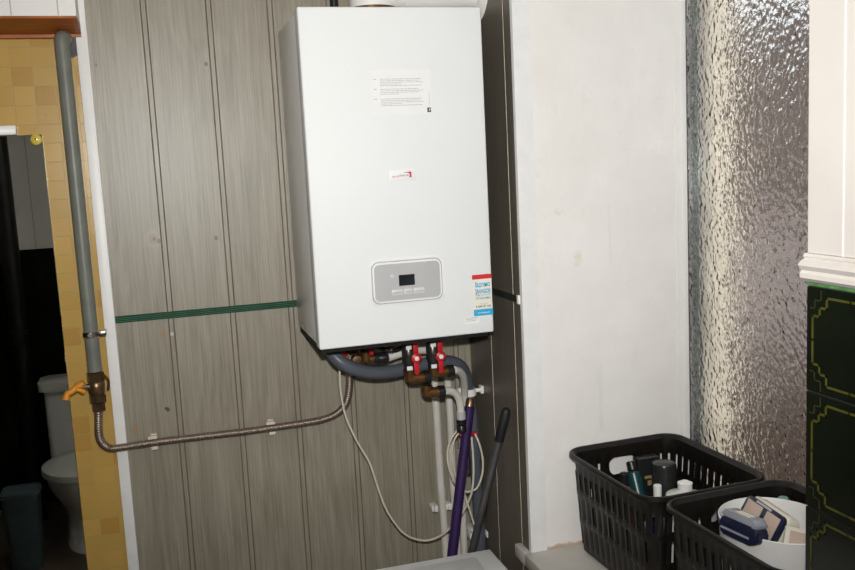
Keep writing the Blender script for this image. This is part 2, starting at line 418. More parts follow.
# window: frame and a hammered glass pane
def part(name, bm, m, parent, **k): return obj(name, bm, m, parent, **k)
win = bpy.data.objects.new('window_1', None); COL.objects.link(win); win.location = (XG, (Y1+YREV)/2, SILL); win['kind'] = 'structure'
bm = B()
box(bm, XG-.030, XG+.02, YREV-.004, YREV-.0005, SILL+.001, 2.355, bev=.002)
box(bm, XG-.014, XG+.02, YREV-.0085, YREV-.0045, SILL+.001, 2.355, bev=.002)
box(bm, XG-.045, XG+.02, Y1+.001, Y1+.03, SILL+.001, 2.355, bev=.003)
box(bm, XG-.025, XG+.02, Y1+.031, YREV-.0090, SILL+.001, SILL+.035, bev=.003)
box(bm, XG-.025, XG+.02, Y1+.031, YREV-.0090, 2.32, 2.355, bev=.003)
part('window_frame', bm, M['pvc'], win)
bm = box(B(), XG-.003, XG+.003, YREV-.0115, YREV-.0090, SILL+.036, 2.319); part('glazing_bead', bm, M['black'], win)
bm = box(B(), XG-.003, XG+.003, Y1+.031, YREV-.0120, SILL+.036, 2.319); part('window_pane', bm, M['glass'], win, smooth=False)
# near tiled pier on the right: white panel above, moulding, dark tiles with stepped olive lines
bm = box(B(), XR-.004, XR+.0105, -.70, Y1-.0005, 1.645, HC, mi=0)
yy = .889
while yy > -.65: box(bm, XR-.0048, XR-.0038, yy, yy+.0016, 1.645, HC, mi=1); yy -= .10
struct('wall_right_panel', bm, [M['pinkish'], M['pvc']], smooth=False)
bm = B()
prism(bm, [(XR+.0105, 1.6445), (XR-.008, 1.6445), (XR-.010, 1.641), (XR-.008, 1.638), (XR-.014, 1.635), (XR-.018, 1.630), (XR-.014, 1.6245), (XR-.012, 1.6235), (XR-.015, 1.620), (XR-.015, 1.614), (XR-.009, 1.609), (XR+.0105, 1.609)], 'Y', -.70, Y1+.001)
struct('trim_6', bm, M['pinkish'], ang=25)
bm = box(B(), XR-.006, XR+.0105, -.70, Y1-.0005, 1.6035, 1.6085, bev=.001); struct('trim_7', bm, M['green_edge'])
def tile_wall():
    bm = B(); box(bm, XR-.002, XR+.0105, -.70, Y1-.0006, 0, 1.603, mi=1)
    ztop, T, gr = 1.603, .1555, .0022
    edges = [1.603, 1.4665, 1.311]                 # the top row is cut
    while edges[-1]-T > 0: edges.append(edges[-1]-T)
    edges.append(0)
    for zi, (za, zb) in enumerate(zip(edges, edges[1:])):
        ya = Y1-.0008
        while ya > -.60:
            yb = ya-T+gr; z1, z0 = za-gr/2, zb+gr/2
            box(bm, XR-.0055, XR-.0021, yb, ya, z0, z1, bev=.0008, seg=1, mi=0)
            z1o = max(z1, z0+T-gr)                 # the pattern of the cut tiles still starts from the full tile
            x = XR-.0058
            def line(seq, w, mi):
                for (a, b), (c, d) in zip(seq, seq[1:]):
                    y0_, y1_ = sorted((ya-a, ya-c)); z0_, z1_ = sorted((zz(b), zz(d)))
                    z0_ = max(z0_, z0+.001); z1_ = min(z1_, z1-.001)
                    if z1_ < z0_: continue
                    box(bm, x-.0003, x+.0006, y0_-w/2, y1_+w/2, z0_-w/2, z1_+w/2, mi=mi)
            for flip in (0, 1):
                zz = (lambda t: z1-t) if flip == 0 else (lambda t: z0+t)
                hgt = (z1-z0)
                e, s = .0115, .0125
                line([(e, hgt/2), (e, .036), (e+s, .036), (e+s, .0245), (e+2*s, .0245), (e+2*s, .011), (.0767, .011)], .0030, 2)
                line([(T-gr-.0015-e, hgt/2), (T-gr-e, .036), (T-gr-e-s, .036), (T-gr-e-s, .0245), (T-gr-e-2*s, .0245), (T-gr-e-2*s, .011), (.0767, .011)], .0030, 2)
                line([(.0075, .0265), (.0155, .0265), (.0155, .0155), (.0265, .0155), (.0265, .0035)], .0015, 3)
                line([(T-gr-.0075, .0265), (T-gr-.0155, .0265), (T-gr-.0155, .0155), (T-gr-.0265, .0155), (T-gr-.0265, .0035)], .0015, 3)
            ya = yb-gr
    return bm
struct('wall_right_tiles', tile_wall(), [M['tile'], M['grout'], M['ornament'], M['ornament_thin']], smooth=False)
# floor, ceiling and the rest of the room
bm = box(B(), -1.40, XG+.06, -.70, YW+.14, -.1, 0); struct('floor', bm, M['floor'], smooth=False)
bm = box(B(), -1.40, XG+.06, -.70, YW+.14, HC, HC+.1); struct('ceiling', bm, M['ceiling'], smooth=False)
def clad(name, x0, x1, y0, y1, zt):
    bm = box(B(), x0, x1, y0, y1, 0, HC, mi=0); struct(name, bm, M['tile'], smooth=False)
bm = box(B(), -1.50, -1.40, -.70, YW+.14, 0, 1.43, mi=0); box(bm, -1.50, -1.40, -.70, YW+.14, 1.43, HC, mi=1)
struct('wall_left', bm, [M['tile'], M['pvc']], smooth=False)
bm = box(B(), -1.50, XG+.06, -.80, -.70, 0, 1.43, mi=0); box(bm, -1.50, XG+.06, -.80, -.70, 1.43, HC, mi=1)
xx = -1.45
while xx < .7: box(bm, xx, xx+.004, -.701, -.6985, 1.43, HC, mi=2); xx += .10
struct('wall_front', bm, [M['tile'], M['pvc'], M['pvc_line']], smooth=False)
# bulkhead of white boards with a varnished wooden soffit, over the tiles
YF, ZB = 2.174, 2.1375
bm = B(); box(bm, -1.399, -.1345, YF, YW+.0005, ZB+.004, HC-.001, mi=0)
for px in (10.5, 57.7):
    q = PY(px, 8, YF); box(bm, q.x-.0012, q.x+.0012, YF-.0006, YF+.001, ZB+.005, HC-.002, mi=1)
for k in range(1, 9): box(bm, -.295-k*.125, -.2926-k*.125, YF-.0006, YF+.001, ZB+.005, HC-.002, mi=1)
struct('trim_8', bm, [M['pvc'], M['pvc_line']], smooth=False)
bm = B(); prism(bm, [(YF-.003, ZB+.0035), (YF-.003, ZB-.0015), (YF+.002, ZB-.003), (YW-.013, 2.118), (YW-.012, 2.111), (YW+.0005, 2.1095), (YW+.0005, ZB+.0035)], 'X', -1.399, -.1346)
q1, q2 = PY(11.7, 15.8, YF), PY(21, 36, YW)
struct('trim_9', bm, M['wood'], ang=20)
# outdoors, seen through the hammered glass
bm = box(B(), XG+.012, XG+.024, 1.8805, 1.8945, SILL-.03, 2.42); struct('trim_10', bm, M['sash_out'], smooth=False)
bm = box(B(), XG+.025, XG+.118, 1.882, 2.2, -.2, 3.2); struct('wall_outside', bm, M['beige_out'], smooth=False)
bm = box(B(), 2.6, 2.8, -3.0, 7.0, -.2, 2.38); struct('wall_opposite', bm, M['brown_out'], smooth=False)
bm = box(B(), 2.50, 2.58, -3.0, 7.0, .95, 1.50); struct('wall_parapet', bm, M['pink_out'], smooth=False)
bm = box(B(), XG+.07, 4.2, -3.0, 7.0, -.3, -.2); struct('ground', bm, M['ground_out'], smooth=False)

# ================================================================== BOILER
bTL, bBR = PY(298.4, 4.4, YB), PY(494, 331.8, YB)
BX0, BX1, BZ0, BZ1 = .3175, .7308, 1.3826, 2.1228
boiler = thing('boiler', 'white wall-hung gas boiler on the grey panelled wall', 'boiler', ((BX0+BX1)/2, YB+.15, BZ0))
bm = box(B(), BX0, BX1, YB, YB+.042, BZ0, BZ1, bev=.004, seg=3); obj('front_cover', bm, M['boiler'], boiler)
bm = box(B(), BX0+.0035, BX1-.0035, YB+.0445, YW-.0095, BZ0+.004, BZ1-.004, bev=.002); obj('casing', bm, M['boiler_side'], boiler)
bm = box(B(), BX0+.006, BX1-.010, YB+.012, YW-.02, BZ0-.010, BZ0+.002); obj('base_plate', bm, M['dark_gap'], boiler, smooth=False)
bm = box(B(), BX0+.02, BX1-.02, YW-.0093, YW-.0006, BZ1-.06, BZ1-.02); obj('wall_bracket', bm, M['chrome'], boiler)
q = PX(303, 330, BX0); bm = box(B(), BX0-.0008, BX0+.0001, q.y-.006, q.y+.006, BZ0+.012, BZ0+.022); obj('side_mark', bm, M['ink'], boiler)
# control panel
a, b = PY(371, 264.5, YB), PY(442, 297.5, YB)
cx0, cx1, cz0, cz1 = a.x-.001, b.x+.0015, PY(408, 301.5, YB).z, PY(405, 260, YB).z
bm = prism(B(), rrect(cx0-.004, cx1+.006, cz0-.004, cz1+.004, .020), 'Y', YB-.0025, YB+.0005, bev=.001)
cp = obj('control_panel', bm, M['boiler'], boiler)
w = cx1-cx0; h = cz1-cz0
bm = prism(B(), rrect(cx0-.0005, cx1+.0005, cz0-.0005, cz1+.0005, .017), 'Y', YB-.0032, YB-.002); obj('rim', bm, M['ink'], cp)
bm = prism(B(), rrect(cx0+.002, cx1-.002, cz0+.002, cz1-.002, .015), 'Y', YB-.0055, YB-.002, bev=.001); obj('bezel', bm, M['paper'], cp)
bm = prism(B(), rrect(cx0+.0055, cx1-.0055, cz0+.006, cz1-.006, .011), 'Y', YB-.0060, YB-.003); obj('face', bm, M['silver'], cp)
def fx(t): return cx0+w*t
def fz(t): return cz0+h*t
bm = prism(B(), rrect(fx(.375), fx(.60), fz(.40), fz(.66), .001), 'Y', YB-.0068, YB-.005); obj('screen', bm, M['screen'], cp)
bm = lathe(B(), (fx(.285), YB-.0055, fz(.64)), (0, -1, 0), [(0, .0042), (.0012, .0042), (.0016, .0034)], 20); obj('knob', bm, M['button'], cp)
for t0, t1, nm in ((.265, .425, 'button'), (.44, .555, 'button'), (.575, .73, 'button')):
    bb = prism(B(), rrect(fx(t0), fx(t1), fz(.18), fz(.32), .0035 if t0 != .44 else .0012), 'Y', YB-.0068, YB-.005, bev=.0004)
    o = obj('button', bb, M['button'], cp)
    bm = box(B(), fx(t0)+.003, fx(t1)-.003, YB-.0071, YB-.0067, fz(.235), fz(.255)); obj('mark', bm, M['ink'], o)
# paper sheet with three paragraphs
pa, pb = PY(369.5, 69, YB), PY(432.5, 115, YB)
sx0, sx1 = pa.x, pb.x; sz1, sz0 = PY(400, 69.5, YB).z, PY(402, 115, YB).z
bm = box(B(), sx0, sx1, YB-.0006, YB+.0002, sz0, sz1); sheet = obj('paper_label', bm, M['paper'], boiler)
bm = B(); W_, H_ = sx1-sx0, sz1-sz0
for n0, lines in ((.205, 5), (.425, 4), (.64, 5)):
    for k in range(lines):
        z = sz1-H_*(n0+k*.036); x = sx0+W_*.155; xe = sx0+W_*((.84, .80, .86, .50, .84)[k] if lines == 5 else (.78, .86, .80, .46)[k])
        while x < xe:
            wl = random.uniform(.003, .011); box(bm, x, min(x+wl, xe), YB-.0008, YB-.0005, z-.0005, z+.0006); x += wl+.0011
    box(bm, sx0+W_*.05, sx0+W_*.095, YB-.0008, YB-.0005, sz1-H_*n0-.0006, sz1-H_*n0+.0007)
for k in range(14): box(bm, sx0+W_*.955, sx0+W_*.962, YB-.0008, YB-.0005, sz0+H_*(.2+k*.022), sz0+H_*(.2+k*.022)+.0016)
obj('small_print', bm, M['ink'], sheet, smooth=False)
bm = B(); ex, ez = sx0+W_*.945, sz0+H_*.045
prism(bm, [(ex-.004, ez), (ex+.0045, ez), (ex+.0045, ez+.010), (ex-.004, ez+.010)], 'Y', YB-.0008, YB-.0005, mi=0)
prism(bm, [(ex-.0005, ez+.003), (ex+.003, ez+.0045), (ex+.003, ez+.0085), (ex+.001, ez+.0075)], 'Y', YB-.0010, YB-.0005, mi=1)
obj('emblem', bm, [M['ink_black'], M['paper']], sheet, smooth=False)
# brand badge: "protherm" under a red angular stroke
l0, l1 = PY(389, 176, YB), PY(416, 175.5, YB); zc = l0.z
bm = prism(B(), rrect(l0.x, l1.x, zc-.0115, zc+.0115, .0015), 'Y', YB-.002, YB+.0003, bev=.0006); bd = obj('badge', bm, M['paper'], boiler)
bw = l1.x-l0.x; bx = l0.x+bw*.12
obj('lettering', text_bm('pro', bx, zc-.0035, YB-.0023, width=bw*.24, size=.012, bold=.0001, height=.0048), M['red_ink'], bd, smooth=False)
obj('lettering', text_bm('therm', bx+bw*.25, zc-.0023, YB-.0023, width=bw*.36, size=.012, bold=.0, height=.0050), M['ink_black'], bd, smooth=False)
bm = prism(B(), [(l0.x+bw*.50, zc+.0062), (l0.x+bw*.82, zc+.0078), (l0.x+bw*.82, zc-.0055), (l0.x+bw*.74, zc-.0050), (l0.x+bw*.765, zc+.0015), (l0.x+bw*.72, zc+.0046)], 'Y', YB-.0026, YB-.0018); obj('logo_stroke', bm, M['red_ink'], bd, smooth=False)
# promotional sticker
k0 = PY(472, 278, YB).x; k1 = BX1-.0005
zt, zb_ = PY(482, 274.3, YB).z, PY(484, 315.2, YB).z; H_ = zt-zb_; W_ = k1-k0
bm = box(B(), k0+.001, k1-.001, YB-.0006, YB+.0002, zb_, zt); stk = obj('sticker', bm, M['cream'], boiler, smooth=False)
bm = box(B(), k0, k1, YB-.0009, YB-.0004, zt-H_*.11, zt); obj('red_band', bm, M['red_ink'], stk, smooth=False)
bm = box(B(), k0+.001, k1, YB-.0009, YB-.0004, zb_, zb_+H_*.155); obj('cyan_band', bm, M['cyan'], stk, smooth=False)
def sl(txt, t, hh, x0=.13, x1=.90, bold=.0002):
    return text_bm(txt, k0+W_*x0, zt-H_*t, YB-.0010, width=W_*(x1-x0), size=.012, bold=bold, height=H_*hh)
obj('lettering', join(sl('ŠILDYMO', .30, .135, bold=.00045), sl('ĮRANGOS', .455, .145, bold=.00045), sl('APTARNAVIMAS', .60, .055, bold=.0003)), M['cyan'], stk, smooth=False)
obj('lettering', sl('REMONTAS IR', .525, .055), M['ink'], stk, smooth=False)
obj('lettering', sl('Telefonas', .735, .035, .35, .75, 0.), M['ink'], stk, smooth=False)
obj('lettering', sl('8 684 27 168', .80, .05), M['ink_black'], stk, smooth=False)
obj('lettering', sl('www.sildymas.lt', .945, .05, .2, .82), M['white_ink'], stk, smooth=False)
e0, e1 = PY(464.5, 317, YB), PY(480, 323, YB)
bm = box(B(), e0.x, e1.x, YB-.0005, YB+.0002, e1.z, e0.z-.0005); sm = obj('serial_label', bm, M['paper'], boiler, smooth=False)
bm = B()
for k in range(3): box(bm, e0.x+.003, e1.x-.003-.004*k, YB-.0007, YB-.0004, e0.z-.004-k*.0035, e0.z-.0028-k*.0035)
obj('small_print', bm, M['ink'], sm, smooth=False)

# flue above the boiler
fl = thing('flue_duct', 'white flue duct running above the boiler into the right wall', 'duct', (.525, 2.13, BZ1-.004))
bm = lathe(B(), (.525, 2.13, BZ1-.0035), (0, 0, 1), [(0, .064), (.012, .064), (.016, .056), (.03, .056)], 32); obj('flange', bm, M['brass'], fl)
zf = BZ1+.078
bm = tube(B(), round_path([(.525, 2.13, BZ1+.012), (.525, 2.13, zf), (.625, 2.13, zf)], .06, 12), .054, 28); obj('elbow', bm, M['pvc'], fl)
bm = rod(B(), (.60, 2.13, zf), (XR-.014, 2.13, zf), .056, 32); obj('duct_pipe', bm, M['pvc'], fl)
bm = lathe(B(), (XR-.0135, 2.13, zf), (1, 0, 0), [(0, .062), (.004, .078), (.012, .086), (.013, .086)], 36); obj('wall_collar', bm, M['pvc'], fl)
bm = rod(B(), (.438, 2.15, BZ1-.003), (.438, 2.15, BZ1+.085), .010, 12, .002); obj('test_port', bm, M['black'], fl)

# ================================================================== GAS LINE
GX, GY = -.1755, 2.244
zv = PY(96, 372, GY).z
gp = thing('gas_pipe', 'grey-green painted gas pipe standing upright before the ochre tiles', 'pipe', (GX, GY, zv))
hole = PY(69, 45.5, YW)
path = round_path([(GX, GY, zv+.002), (GX, GY, hole.z+.010), (GX+.006, GY+.016, hole.z+.013), (hole.x-.007, YW-.008, hole.z+.009)], .022, 8)
bm = tube(B(), path, .0165, 18); obj('upright', bm, M['grey_pipe'], gp)
bm = lathe(B(), (hole.x, YW+.0005, hole.z), (0, -1, 0), [(0, .0285), (.012, .0285), (.012, .0255), (.006, .0250), (.0055, .002)], 28); obj('wall_sleeve', bm, M['pipe_black'], gp)
zc = PY(92, 334, GY).z
bm = B(); rod(bm, (GX, GY, zc-.007), (GX, GY, zc+.007), .0195, 20, .002); box(bm, GX+.014, GX+.034, GY-.007, GY+.007, zc-.006, zc+.006, bev=.002); rod(bm, (GX+.030, GY, zc), (GX+.030, YW-.001, zc), .004, 10)
rod(bm, (GX-.002, GY-.022, zc), (GX-.002, GY-.016, zc), .005, 8)
obj('pipe_clamp', bm, M['chrome'], gp)
gv = thing('gas_valve', 'brass gas valve with an orange handle below the grey pipe', 'valve', (GX, GY, zv-.08))
bm = B()
lathe(bm, (GX, GY, zv), (0, 0, -1), [(0, .017), (0, .021), (.022, .021), (.022, .017)], 6)
lathe(bm, (GX, GY, zv-.0205), (0, 0, -1), [(0, .015), (.003, .018), (.012, .0195), (.024, .0195), (.034, .018), (.038, .015)], 20)
lathe(bm, (GX, GY, zv-.056), (0, 0, -1), [(0, .016), (0, .0205), (.016, .0205), (.018, .016)], 6)
obj('body', bm, M['bronze'], gv)
zh = zv-.032
bm = B(); rod(bm, (GX-.015, GY-.006, zh), (GX-.034, GY-.012, zh+.001), .007, 12, .001); obj('stem', bm, M['chrome'], gv)
bm = B(); hx = GX-.030
tube(bm, smooth_path([(hx+.004, GY-.012, zh+.012), (hx-.006, GY-.013, zh+.006), (hx-.014, GY-.014, zh+.004), (hx-.024, GY-.017, zh-.006), (hx-.034, GY-.020, zh-.008), (hx-.038, GY-.021, zh-.022)], .004), lambda s: .009 if s < .02 else .0095 if s > .05 else .0075, 10)
tube(bm, smooth_path([(hx+.003, GY-.012, zh-.012), (hx-.006, GY-.013, zh-.004), (hx-.022, GY-.014, zh)], .004), .007, 10)
obj('handle', bm, M['orange'], gv)
bm = B(); tube(bm, smooth_path([(GX+.018, GY+.012, zv-.012), (GX+.027, GY+.014, zv-.028), (GX+.024, GY+.012, zv-.05)], .004), .0032, 8); obj('seal_tag', bm, M['brass'], gv)
# corrugated hose
HY = 2.268
zb = zv-.076
pts = [Vector((GX, GY, zb)), PY(98.5, 415, GY), PY(98.7, 432, GY+.004), PY(101, 441, GY+.008), PY(107, 447, GY+.016), PY(117, 448, HY-.006), PY(160.6, 441.5, HY), PY(241, 432, HY), PY(271.5, 427.8, HY), PY(310, 422, HY), PY(326, 418.5, HY-.004), PY(338, 412.5, HY-.012), PY(346, 403, HY-.02), PY(349, 390, HY-.03), PY(349.5, 375, HY-.045), PY(350, 362, HY-.06), PY(350, 350, HY-.07)]
gh = thing('gas_hose', 'corrugated steel gas hose crossing the panelled wall up to the boiler', 'hose', pts[6])
path = resample(smooth_path(pts, .003), .0014)
bm = tube(B(), path, lambda s: .0092+.0011*math.sin(2*math.pi*s/.0056), 14); obj('corrugated_tube', bm, M['steel'], gh, ang=80)
bm = lathe(B(), Vector((GX, GY, zb+.001)), (0, 0, -1), [(0, .012), (0, .016), (.018, .016), (.020, .012)], 6); obj('nut', bm, M['bronze'], gh)
for (px, py, lab) in ((154, 442.5, 'beige clip on the steel hose, nearer the white corner trim'), (271.5, 427.8, 'beige clip on the steel hose, nearer the boiler')):
    c = PY(px, py, HY); cl = thing('pipe_clip', lab, 'clip', (c.x, YW, c.z), 'clips on the gas hose')
    bm = box(B(), c.x-.008, c.x+.008, HY+.0125, YW-.0005, c.z-.018, c.z+.018, bev=.002); obj('base', bm, M['beige_clip'], cl)
    for s in (-1, 1):
        bm = B(); z = c.z+s*.0135
        box(bm, c.x-.0075, c.x+.0085, HY-.006, HY+.0135, z-.0022, z+.0022, bev=.001)
        box(bm, c.x-.0075 if s < 0 else c.x-.013, c.x+.0085, HY-.0085, HY-.004, z-.003, z+.0045, bev=.001)
        obj('jaw', bm, M['beige_clip'], cl)

# ================================================================== PLUMBING UNDER THE BOILER
def handle(c, L, r=.0125, ang=0.):
    """butterfly handle facing the room, hub at c"""
    bm = B(); c = Vector(c)
    lathe(bm, c, (0, -1, 0), [(-.003, r*.75), (0, r), (.005, r), (.007, r*.8)], 18)
    for s in (-1, 1):
        d = Vector((math.sin(ang)*s, 0, math.cos(ang)*s))
        n = Vector((d.z, 0, -d.x))
        a, b = c+d*r*.6, c+d*L
        pts = [(a+n*.0065), (b+n*.0055), (b+d*.004), (b-n*.0055), (a-n*.0065)]
        prism(bm, [(p.x, p.z) for p in pts], 'Y', c.y-.004, c.y, bev=.001)
    return bm
def stop_valve(px, py, y, ztop, zbot, lab, L=.038):
    c = PY(px, py, y); t = thing('ball_valve', lab, 'valve', (c.x-.012, y+.022, zbot), 'red-handled valves under the boiler')
    ax = Vector((c.x-.012, y+.022, 0)); top = BZ0-.0105
    bm = B()
    lathe(bm, ax+Vector((0, 0, top)), (0, 0, -1), [(0, .0115), (.008, .0115), (.010, .009)], 6); obj('top_nut', bm, M['brass'], t)
    bm = B()
    lathe(bm, ax+Vector((0, 0, top-.0095)), (0, 0, -1), [(0, .010), (.002, .014), (.012, .014), (.016, .0165), ((top-zbot)*.62, .0165), ((top-zbot)*.72, .014), (top-zbot-.011, .0135)], 16)
    rod(bm, ax+Vector((0, 0, c.z)), Vector((c.x, y+.003, c.z)), .0065, 12)
    obj('body', bm, M['valve_dark'], t)
    for zz_ in (top-.030, c.z-.030): obj('mark', box(B(), ax.x-.010, ax.x+.004, ax.y-.0172, ax.y-.0150, zz_, zz_+.010, bev=.0008), M['white_clip'], t)
    bm = handle(c, L); h = obj('handle', bm, M['red'], t)
    bm = lathe(B(), c+Vector((0, -.0068, 0)), (0, -1, 0), [(0, .0058), (.0025, .0056), (.0032, .004)], 12); obj('screw', bm, M['white_clip'], h)
    return t, ax
def elbow(name, lab, a, b, c, m1, r=.0125, grp=None, nut_end=None):
    """brass elbow from a over the corner b to c with a dark nut at c"""
    a, b, c = Vector(a), Vector(b), Vector(c)
    t = thing(name, lab, 'fitting', b, grp)
    bm = tube(B(), round_path([a, b, c], .010, 6), r, 16); obj('body', bm, m1, t)
    d = (c-b).normalized(); bm = lathe(B(), c-d*.012, d, [(0, r*.9), (0, r*1.2), (.016, r*1.2), (.018, r*.8)], 16); obj('nut', bm, M['black'] if nut_end is None else nut_end, t)
    d = (a-b).normalized(); bm = lathe(B(), a-d*.008, d, [(0, r*.9), (0, r*1.15), (.008, r*1.15), (.008, r*.9)], 16); obj('collar', bm, m1, t)
    return t
VY = 2.040
v1, ax1 = stop_valve(416, 358, VY, 0, PY(412, 369, VY+.022).z, 'red-handled valve under the boiler with two brass elbows stepped below it')
v2, ax2 = stop_valve(440.3, 356, VY, 0, PY(438, 367, VY+.022).z, 'red-handled valve under the boiler nearer the grey hose bend')
vy = VY+.022
e1z = PY(414, 378, vy).z
elbow('pipe_elbow', 'brown brass elbow directly below the red valve farther from the corner', (ax1.x, vy, PY(412, 369, vy).z-.0005), (ax1.x, vy, e1z), PY(428, 377, vy+.004), M['brass'], .0135, 'brass elbows under the boiler')
c2 = PY(426, 393, vy+.004); s2 = PY(426.3, 378, vy+.004)
elbow('pipe_elbow', 'lowest brass elbow under the boiler, with a white pipe bending down from it', s2+Vector((0, 0, -.018)), (c2.x, vy+.004, c2.z), PY(442.5, 391.5, vy+.004), M['brass'], .0130, 'brass elbows under the boiler')
c3 = PY(438, 373, vy); elbow('pipe_elbow', 'brass elbow directly below the red valve nearer the corner', (ax2.x, vy, PY(438, 367, vy).z-.0005), (ax2.x, vy, c3.z), PY(451.5, 370.5, vy+.004), M['brass'], .0120, 'brass elbows under the boiler')
PYB = 2.262
def pipe(name, lab, pts, r, m=None, grp=None, step=.006, cat='pipe'):
    ps = smooth_path(pts, step); o = obj(name, tube(B(), ps, r, 14), m or M['white_pipe'], None, origin=ps[-1]); return tag(o, lab, cat, grp)
GR = 'white water pipes below the boiler'
def down(px, py, y, r=0):                            # vertical continuation to the floor
    q = PY(px, py, y); return Vector((q.x, q.y, .012))
pipe('water_pipe', 'white water pipe bending down from the lowest brass elbow', [PY(444.5, 391.3, vy+.004), PY(450, 390.8, vy+.01), PY(455.5, 393.5, vy+.018), PY(459, 399, vy+.025), PY(460.5, 407, vy+.03), PY(460.8, 412, vy+.032)], .0098, grp=GR)
pipe('water_pipe', 'white water pipe bending down beside the grey hose from the elbow nearer the corner', [PY(454, 370, vy+.004), PY(459, 371, vy+.02), PY(463, 376, vy+.045), PY(464.3, 384, vy+.075), PY(464.5, 396, vy+.105), PY(464.5, 420, vy+.115), PY(464.5, 426, vy+.115)], .0095, grp=GR)
A1 = PY(435, 386, PYB); pipe('water_pipe', 'white water pipe running straight down the panels, leftmost of the upright pipes', [PY(434, 374, PYB), PY(434.7, 386, PYB), PY(437, 420, PYB), PY(440.5, 480, PYB), PY(446, 556, PYB), down(446, 556, PYB)], .0105, grp=GR)
pipe('water_pipe', 'white water pipe arching from the left valve behind the red valves and down', [PY(388, 357.6, 2.15), PY(400, 353.5, 2.155), PY(415, 350.3, 2.165), PY(430, 350, 2.18), PY(440, 354, 2.21), PY(446, 366, 2.245), PY(448, 382, PYB), PY(450.5, 420, PYB), PY(453, 480, PYB), PY(457, 540, PYB), down(457, 545, PYB)], .0105, grp=GR)
pipe('water_pipe', 'white water pipe rising beside the purple pole to the small grey fitting', [PY(461.5, 450, 2.205), PY(463, 500, 2.23), PY(464.5, 556, 2.245), Vector((PY(464.5, 556, 2.245).x, 2.245, .012))], .0095, M['white_pipe'], GR)
# small grey/black fittings under the curve
f1 = PY(460.8, 411, vy+.032)
t = thing('pipe_coupling', 'small grey coupling with a black stub under the white pipe bend', 'fitting', f1)
bm = lathe(B(), f1, (0, 0, -1), [(0, .010), (.001, .012), (.020, .012), (.022, .010)], 14); obj('sleeve', bm, M['silver'], t)
bm = lathe(B(), f1+Vector((0, 0, -.0225)), (0, 0, -1), [(0, .008), (.004, .0125), (.010, .0125), (.014, .009), (.022, .0125), (.030, .0125), (.031, .009)], 12); obj('stub', bm, M['black'], t)
# small red valve behind the purple pole
c = PY(467, 433.5, 2.17); t = thing('ball_valve', 'small valve with red lever half hidden behind the purple pole', 'valve', c, 'red-handled valves under the boiler')
bm = rod(B(), c+Vector((0, .016, .014)), c+Vector((0, .016, -.03)), .0115, 14, .002); obj('body', bm, M['chrome'], t)
bm = B(); box(bm, c.x-.024, c.x+.026, c.y-.012, c.y-.004, c.z-.0035, c.z+.0045, bev=.002)
rod(bm, c+Vector((0, -.01, 0)), c+Vector((0, .006, 0)), .007, 12); obj('handle', bm, M['red'], t)
bm = tube(B(), smooth_path([c+Vector((0, .016, -.0305)), c+Vector((.006, .018, -.07)), c+Vector((.008, .024, -.12))], .006), lambda s: .006+.0004*math.sin(s*2200), 10); obj('braided_hose', bm, M['chrome'], t)
# left valves behind the grey hose
LY = 2.15
c = PY(371, 350, LY-.03); q = PY(366, 358, LY)
t = thing('ball_valve', 'red-handled brass valve above the grey hose, feeding the arching white pipe', 'valve', (q.x, LY, q.z), 'red-handled valves under the boiler')
bm = B(); rod(bm, (q.x, LY, BZ0-.0105), (q.x, LY, q.z-.008), .0135, 14, .002); tube(bm, [Vector((q.x, LY, q.z-.004)), PY(374, 358.5, LY)], .012, 12); obj('body', bm, M['brass'], t)
bm = lathe(B(), PY(374, 358.7, LY), PY(388, 357.2, LY)-PY(374, 358.7, LY), [(0, .013), (.002, .0155), (.010, .0155), (.012, .0135), (.024, .0155), (.032, .015), (.036, .011)], 16); obj('nut', bm, M['black'], t)
bm = box(B(), c.x-.005, c.x+.005, c.y-.006, c.y+.012, c.z-.012, c.z+.014, bev=.002); obj('handle', bm, M['red'], t)
c = PY(342.3, 352.5, LY-.03); q = PY(350, 356, LY)
t = thing('ball_valve', 'red-tipped valve at the boiler corner where the steel hose ends', 'valve', (q.x, LY, q.z), 'red-handled valves under the boiler')
bm = B(); rod(bm, (q.x, LY+.035, BZ0-.0105), (q.x, LY+.035, q.z-.002), .014, 14, .002); rod(bm, (q.x-.012, LY-.02, q.z+.006), (q.x+.001, LY+.03, q.z+.004), .008, 12); obj('body', bm, M['bronze'], t)
bm = box(B(), c.x-.005, c.x+.005, c.y-.006, c.y+.010, c.z-.013, c.z+.013, bev=.003); rod(bm, (c.x, c.y+.004, c.z), (q.x-.012, LY-.018, q.z+.006), .004, 8); obj('handle', bm, M['red'], t)
q = PY(356.5, 360, LY+.01)
t = thing('gas_fitting', 'round dark brass cap under the boiler between two red handles', 'fitting', q)
bm = lathe(B(), q+Vector((0, -.012, 0)), (0, 1, 0), [(0, .006), (.001, .012), (.005, .0145), (.02, .0145)], 18); rod(bm, q+Vector((0, .006, .004)), (q.x, q.y+.006, BZ0-.0105), .008, 12); obj('body', bm, M['bronze'], t)
# filling-loop lines just under the casing
ft = thing('filling_loop', 'dark thin pipe curving under the middle of the boiler base', 'pipe', PY(390, 345, 2.12))
bm = tube(B(), smooth_path([PY(366, 345, 2.14), PY(378, 347, 2.12), PY(390, 350.5, 2.11), PY(399, 349, 2.12), PY(407, 344, 2.14)], .005), .0055, 10); obj('tube', bm, M['black'], ft)
bm = rod(B(), PY(391, 343, 2.11), PY(391, 351, 2.11), .010, 10, .002); obj('nut', bm, M['chrome'], ft)
